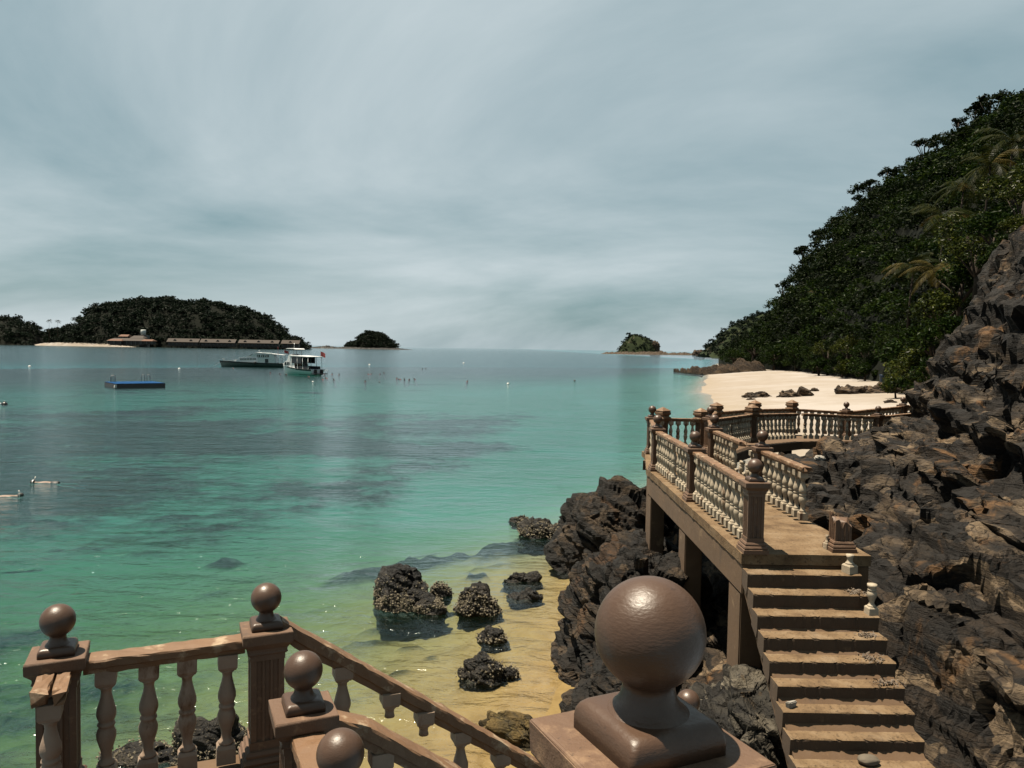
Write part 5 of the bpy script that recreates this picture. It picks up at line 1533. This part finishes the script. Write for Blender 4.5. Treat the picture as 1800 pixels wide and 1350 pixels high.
# ---- buoys
def buoy(px, py, d, mat, label, cat='buoy', group='mooring buoys'):
    d *= 0.75
    p = at_z(px, py, 0)
    e = empty('buoy', p); tag(e, label, cat, group)
    place('float', MB().lathe([(-d * .35, d * .2), (-d * .2, d * .42), (0, d * .5), (d * .2, d * .46), (d * .38, d * .28), (d * .45, d * .1)], 14).mesh('float', MATS[mat]), e)
    place('mooring_eye', MB().tube([(-.15 * d, 0, d * .4), (-.1 * d, 0, d * .62), (.1 * d, 0, d * .62), (.15 * d, 0, d * .4)], d * .04, 5).mesh('mooring_eye', MATS['steel']), e)
    return e
buoy(8, 711, .72, 'buoy_black', 'large black buoy at the left picture edge')
buoy(0, 710, .3, 'buoy_white', 'small white float touching the black buoy')
buoy(315, 648.5, .75, 'buoy_white', 'white buoy between the raft and the grey boat')
buoy(52, 644.5, .85, 'buoy_white', 'flat white buoy far left below the sand spit')
buoy(649.5, 641.5, .9, 'buoy_white', 'white buoy directly below the dome islet')
buoy(815, 638.6, .9, 'buoy_white', 'tiny white buoy near mid horizon, furthest right of the white ones')
buoy(893, 675, .62, 'buoy_white', 'white float on open water right of the swimmers')
buoy(1010, 669.5, .55, 'buoy_black', 'dark buoy alone on the water right of the white float')
buoy(550, 671.5, .45, 'buoy_white', 'pale float just below the motor boat stern')
buoy(667, 672, .4, 'buoy_black', 'small dark float below the middle group of swimmers')
buoy(1233, 662, .8, 'buoy_black', 'dark buoy just off the rocky point')

# ---- people
def skin_mesh(name, joints, edges, radii, mat, sub=1, root=0):
    me = bpy.data.meshes.new(name + '_cage'); me.from_pydata(joints, edges, [])
    o = bpy.data.objects.new(name + '_cage', me); COL.objects.link(o)
    md = o.modifiers.new('s', 'SKIN'); md.use_smooth_shade = True
    for i, rr in enumerate(radii):
        me.skin_vertices[0].data[i].radius = (rr, rr) if not isinstance(rr, tuple) else rr
        me.skin_vertices[0].data[i].use_root = (i == root)
    ss_ = o.modifiers.new('b', 'SUBSURF'); ss_.levels = sub; ss_.render_levels = sub
    dg = bpy.context.evaluated_depsgraph_get()
    m2 = bpy.data.meshes.new_from_object(o.evaluated_get(dg)); m2.name = name
    bpy.data.objects.remove(o); m2.materials.clear(); m2.materials.append(MATS[mat])
    m2.polygons.foreach_set('use_smooth', [True] * len(m2.polygons))
    return m2
J = [(0, 0, -.62), (0, 0, -.35), (0, 0, -.08), (0, 0, .10), (0, .01, .20), (0, .0, .32),
     (.17, 0, .03), (.33, .16, -.06), (.36, .40, -.03), (-.17, 0, .03), (-.33, .14, -.08), (-.38, .36, -.04),
     (.10, .02, -.72), (.13, .16, -1.08), (.14, -.08, -1.42), (-.10, .02, -.72), (-.13, .10, -1.10), (-.14, -.16, -1.44)]
Ed = [(0, 1), (1, 2), (2, 3), (3, 4), (4, 5), (2, 6), (6, 7), (7, 8), (2, 9), (9, 10), (10, 11), (0, 12), (12, 13), (13, 14), (0, 15), (15, 16), (16, 17)]
Rd = [.13, .12, .14, .055, .085, .075, .065, .048, .035, .065, .048, .035, .085, .06, .04, .085, .06, .04]
SW = skin_mesh('person', J, Ed, Rd, 'skin')
VEST = MB().lathe([(-.40, .15), (-.36, .20), (-.15, .23), (.02, .22), (.10, .16), (.13, .09), (.10, .08)], 14, cap=False).mesh('life_vest', MATS['vest_red'])
HAIR = MB().lathe([(.22, .098), (.27, .105), (.33, .098), (.38, .065), (.405, .01)], 12).mesh('hair', MATS['hair'])
swim = sorted([(410, 647.5), (475, 656), (492.5, 658.2), (503, 658.6), (542.5, 662), (570, 658), (583.6, 658.4), (596, 659), (567.5, 667.5), (574, 665), (587, 668), (647.5, 658), (651.7, 658), (668, 658), (675, 656), (642, 671), (697.5, 666), (703, 667), (711, 668), (719, 668), (729, 667), (821, 671), (742, 649), (748, 648.2)])
ordw = ['first', 'second', 'third', 'fourth', 'fifth', 'sixth', 'seventh', 'eighth', 'ninth', 'tenth', 'eleventh', 'twelfth', 'thirteenth', 'fourteenth', 'fifteenth', 'sixteenth', 'seventeenth', 'eighteenth', 'nineteenth', 'twentieth', 'twenty-first', 'twenty-second', 'twenty-third', 'last']
for i, (px, py) in enumerate(swim):
    p = at_z(px, py, 0)
    o_ = place('person', SW, None, (p.x, p.y, -.10), (R(random.uniform(-55, 5)), 0, random.uniform(0, 6.28)), (1.05,) * 3)
    place('life_vest', VEST, o_); place('hair', HAIR, o_)
    tag(o_, 'swimmer in red life vest, ' + ordw[i] + ' from the left of the floating group', 'person', 'swimmers floating in red life vests')
J2 = [(.12, 0, -.03), (-.12, 0, -.01), (-.40, 0, .0), (-.58, 0, .0), (-.68, 0, .02), (-.82, 0, .02),
      (-.44, .18, -.02), (-.66, .30, -.06), (-.88, .24, -.02), (-.44, -.18, -.02), (-.62, -.30, -.05), (-.80, -.22, .0),
      (.22, .10, -.05), (.60, .13, -.08), (.98, .10, -.05), (1.12, .10, -.10), (.22, -.10, -.05), (.60, -.16, -.12), (.98, -.20, -.14), (1.12, -.22, -.16)]
E2 = [(0, 1), (1, 2), (2, 3), (3, 4), (4, 5), (2, 6), (6, 7), (7, 8), (2, 9), (9, 10), (10, 11), (0, 12), (12, 13), (13, 14), (14, 15), (0, 16), (16, 17), (17, 18), (18, 19)]
R2 = [.13, .115, .14, .06, .09, .08, .06, .045, .04, .06, .045, .04, .085, .06, .042, .03, .085, .06, .042, .03]
SN = skin_mesh('person', J2, E2, R2, 'skin')
def snork(px, py, rz, label):
    p = at_z(px, py, 0)
    o_ = place('person', SN, None, (p.x, p.y, -0.05), (0, 0, rz))
    place('hair', MB().lathe([(-.10, .05), (-.05, .095), (0, .108), (.05, .095), (.10, .05)], 12).mesh('hair', MATS['hair']), o_, (-.75, 0, .05), (0, R(90), 0))
    place('snorkel', MB().tube([(-.72, .06, .05), (-.74, .12, .16), (-.70, .12, .27)], .022, 8).mesh('snorkel', MATS['buoy_white']), o_)
    place('mask_strap', MB().lathe([(-.02, .112), (.02, .112)], 14, cap=False).mesh('mask_strap', MATS['buoy_white']), o_, (-.72, 0, .05), (0, R(90), 0))
    place('swim_shorts', MB().lathe([(-.14, .10), (-.10, .150), (.12, .150), (.18, .12)], 14, cap=False).mesh('swim_shorts', MATS['swim_black']), o_, (.14, 0, -.03), (0, R(90), 0), (.95, 1.25, 1))
    for y, z in ((.10, -.10), (-.22, -.16)):
        place('fin', MB().box((.18, 0, 0), (.40, .18, .03), 0).mesh('fin', MATS['fin_blue'], .01), o_, (1.10, y, z))
    tag(o_, label, 'person', 'snorkellers lying face down')
    return o_
snork(90, 848, R(4), 'snorkeller floating face down left of centre water, head to the left')
snork(-4, 873, R(205), 'snorkeller cut off by the left picture edge')

# ---- the resort on the left island
def stilt_house(px0, px1, py_eave, py_ridge, Yd, label, ndorm):
    a = at_y(px0, py_eave, Yd); b = at_y(px1, py_eave, Yd); zr = at_y((px0 + px1) / 2, py_ridge, Yd).z; L = b.x - a.x; ze = (a.z + b.z) / 2
    e = empty('stilt_house', ((a.x + b.x) / 2, Yd, 0)); tag(e, label, 'house', 'stilt houses along the island shore')
    zr = max(zr, ze + 3.5)
    roof = place('roof', MB().prism([(-6, ze), (-5.8, ze - .25), (0, zr - .3), (5.8, ze - .25), (6, ze), (0, zr)], -L / 2, L / 2, 'x').mesh('roof', MATS['roof_tile']), e)
    place('wall', MB().box((0, 0, (2.6 + ze - .3) / 2), (L - 3, 8.4, ze - .3 - 2.6)).mesh('wall', MATS['timber_dark']), e)
    place('floor', MB().box((0, 0, 2.4), (L - .5, 11, .35)).mesh('floor', MATS['timber_dark']), e)
    n = max(5, int(L / 4.2))
    for k in range(n):
        x = -L / 2 + .6 + (L - 1.2) * k / (n - 1)
        place('stilt', MB().box((0, 0, (ze) / 2 - .5), (.32, .32, ze + .2)).mesh('stilt', MATS['timber_dark']), e, (x, -5.2, 0))
        place('stilt', MB().box((0, 0, .6), (.32, .32, 3.3)).mesh('stilt', MATS['timber_dark']), e, (x, 4.5, 0))
        if k < n - 1:
            place('window', MB().box((0, 0, 0), (1.5, .1, 1.5)).mesh('window', MATS['glass_dark']), e, (x + 2, -4.26, (2.6 + ze) / 2))
    for k in range(ndorm):
        x = -L / 2 + L * (k + .5) / ndorm
        place('dormer', MB().prism([(-2.0, 0), (2.0, 0), (0, 1.7)], -1.2, 1.5, 'y').mesh('dormer', MATS['timber_dark']), roof, (x, -3.2, ze + (zr - ze) * .40))
stilt_house(296, 352, 601.2, 595, 938, 'long stilt house with brown roof, nearest the resort roofs', 2)
stilt_house(354, 416, 602.4, 596, 938, 'second long stilt house from the left under the island forest', 3)
stilt_house(421, 492, 603.4, 597.5, 938, 'third stilt house from the left, above the grey boat bow', 3)
stilt_house(496, 528, 604.2, 598, 938, 'short stilt house furthest right at the island tip', 1)
def pavilion(px0, px1, py0, py1, pyr, Yd, roofm, label, hip=.3):
    a = at_y(px0, py0, Yd); b = at_y(px1, py0, Yd); zb = max(at_y((px0 + px1) / 2, py1, Yd).z, 1.0); ze = at_y((px0 + px1) / 2, py0, Yd).z; zr = at_y((px0 + px1) / 2, pyr, Yd).z; L = b.x - a.x
    e = empty('resort_building', ((a.x + b.x) / 2, Yd, 0)); tag(e, label, 'building', 'resort buildings')
    D2 = 6.5; h = L / 2
    V = [(-h, -D2, ze), (h, -D2, ze), (h, D2, ze), (-h, D2, ze), (-h * (1 - hip), 0, zr), (h * (1 - hip), 0, zr)]
    place('roof', MB().add(V, [(0, 1, 5, 4), (2, 3, 4, 5), (1, 2, 5), (3, 0, 4), (3, 2, 1, 0)]).mesh('roof', MATS[roofm]), e)
    place('wall', MB().box((0, 0, (zb + ze) / 2 - .5), (L * .86, D2 * 1.6, ze - zb + 1)).mesh('wall', MATS['timber_dark']), e)
    n = max(3, int(L / 5))
    for k in range(n):
        place('column', MB().box((0, 0, (zb + ze) / 2 - .3), (.4, .4, ze - zb + .6)).mesh('column', MATS['render_grey']), e, (-h * .9 + 2 * h * .9 * k / (n - 1), -D2 * .92, 0))
pavilion(212, 229, 591.5, 600, 588, 958, 'roof_orange', 'small building with bright orange roof behind the resort', .15)
pavilion(232, 256, 594.5, 601, 590, 954, 'roof_tile', 'brown-roofed building in front of the water tank', .3)
pavilion(192, 262, 599, 605, 594.5, 945, 'roof_tile', 'wide low resort hall with brown hipped roof on the sand', .25)
pavilion(252, 272, 599.5, 604, 596.5, 942, 'roof_orange', 'small red-roofed hut right of the resort hall', .2)
pavilion(192, 218, 599, 604, 596, 940, 'roof_orange', 'red-brown hut at the left end of the resort hall', .2)
p = at_y(252, 588.5, 962)
e = empty('water_tank', (p.x, p.y, 0)); tag(e, 'white cylindrical water tank on a grey block above the resort roofs', 'water tank')
zt0 = at_y(252, 588.8, 962).z; zt1 = at_y(252, 579.5, 962).z
place('tank', MB().lathe([(zt0, 3.0), (zt1 - .5, 3.0), (zt1, 2.4)], 20).mesh('tank', MATS['tank_white']), e)
place('support_block', MB().box((1.5, 0, zt0 / 2 - .2), (10, 6, zt0 - .4)).mesh('support_block', MATS['render_grey']), e)
place('platform', MB().box((0, 0, zt0 - .2), (9.5, 7, .39)).mesh('platform', MATS['render_grey']), e)
# ---- blue bin on the beach
yb = beach_y(1551, 668) - 10; p = at_y(1551, 668, yb); k = yb / F; p.z = gz1(p.x, p.y)
e = empty('blue_bin', p); tag(e, 'blue plastic bin standing on the sand in front of the bushes', 'bin')
hb = 13.5 * k
place('body', MB().lathe([(-.05, hb * .30), (hb * .9, hb * .36), (hb * .9, hb * .39), (hb * .96, hb * .39)], 18).mesh('body', MATS['bin_blue']), e)
place('rim', MB().lathe([(hb * .955, hb * .40), (hb * 1.0, hb * .40), (hb * 1.0, hb * .33)], 18, cap=False).mesh('rim', MATS['bin_blue']), e)
# ---- driftwood and a pale stone on the rocks
p = at_y(1441, 801, 15.2)
tag(rock('pale_stone', (p.x, p.y, p.z - .05), (.13, .09, .06), 'grey_stone', 'small white stone on the black rocks behind the footbridge', 'stone', 4, .5, 61), None)
bpy.data.objects['pale_stone'].data.materials[0] = MATS['rubble']
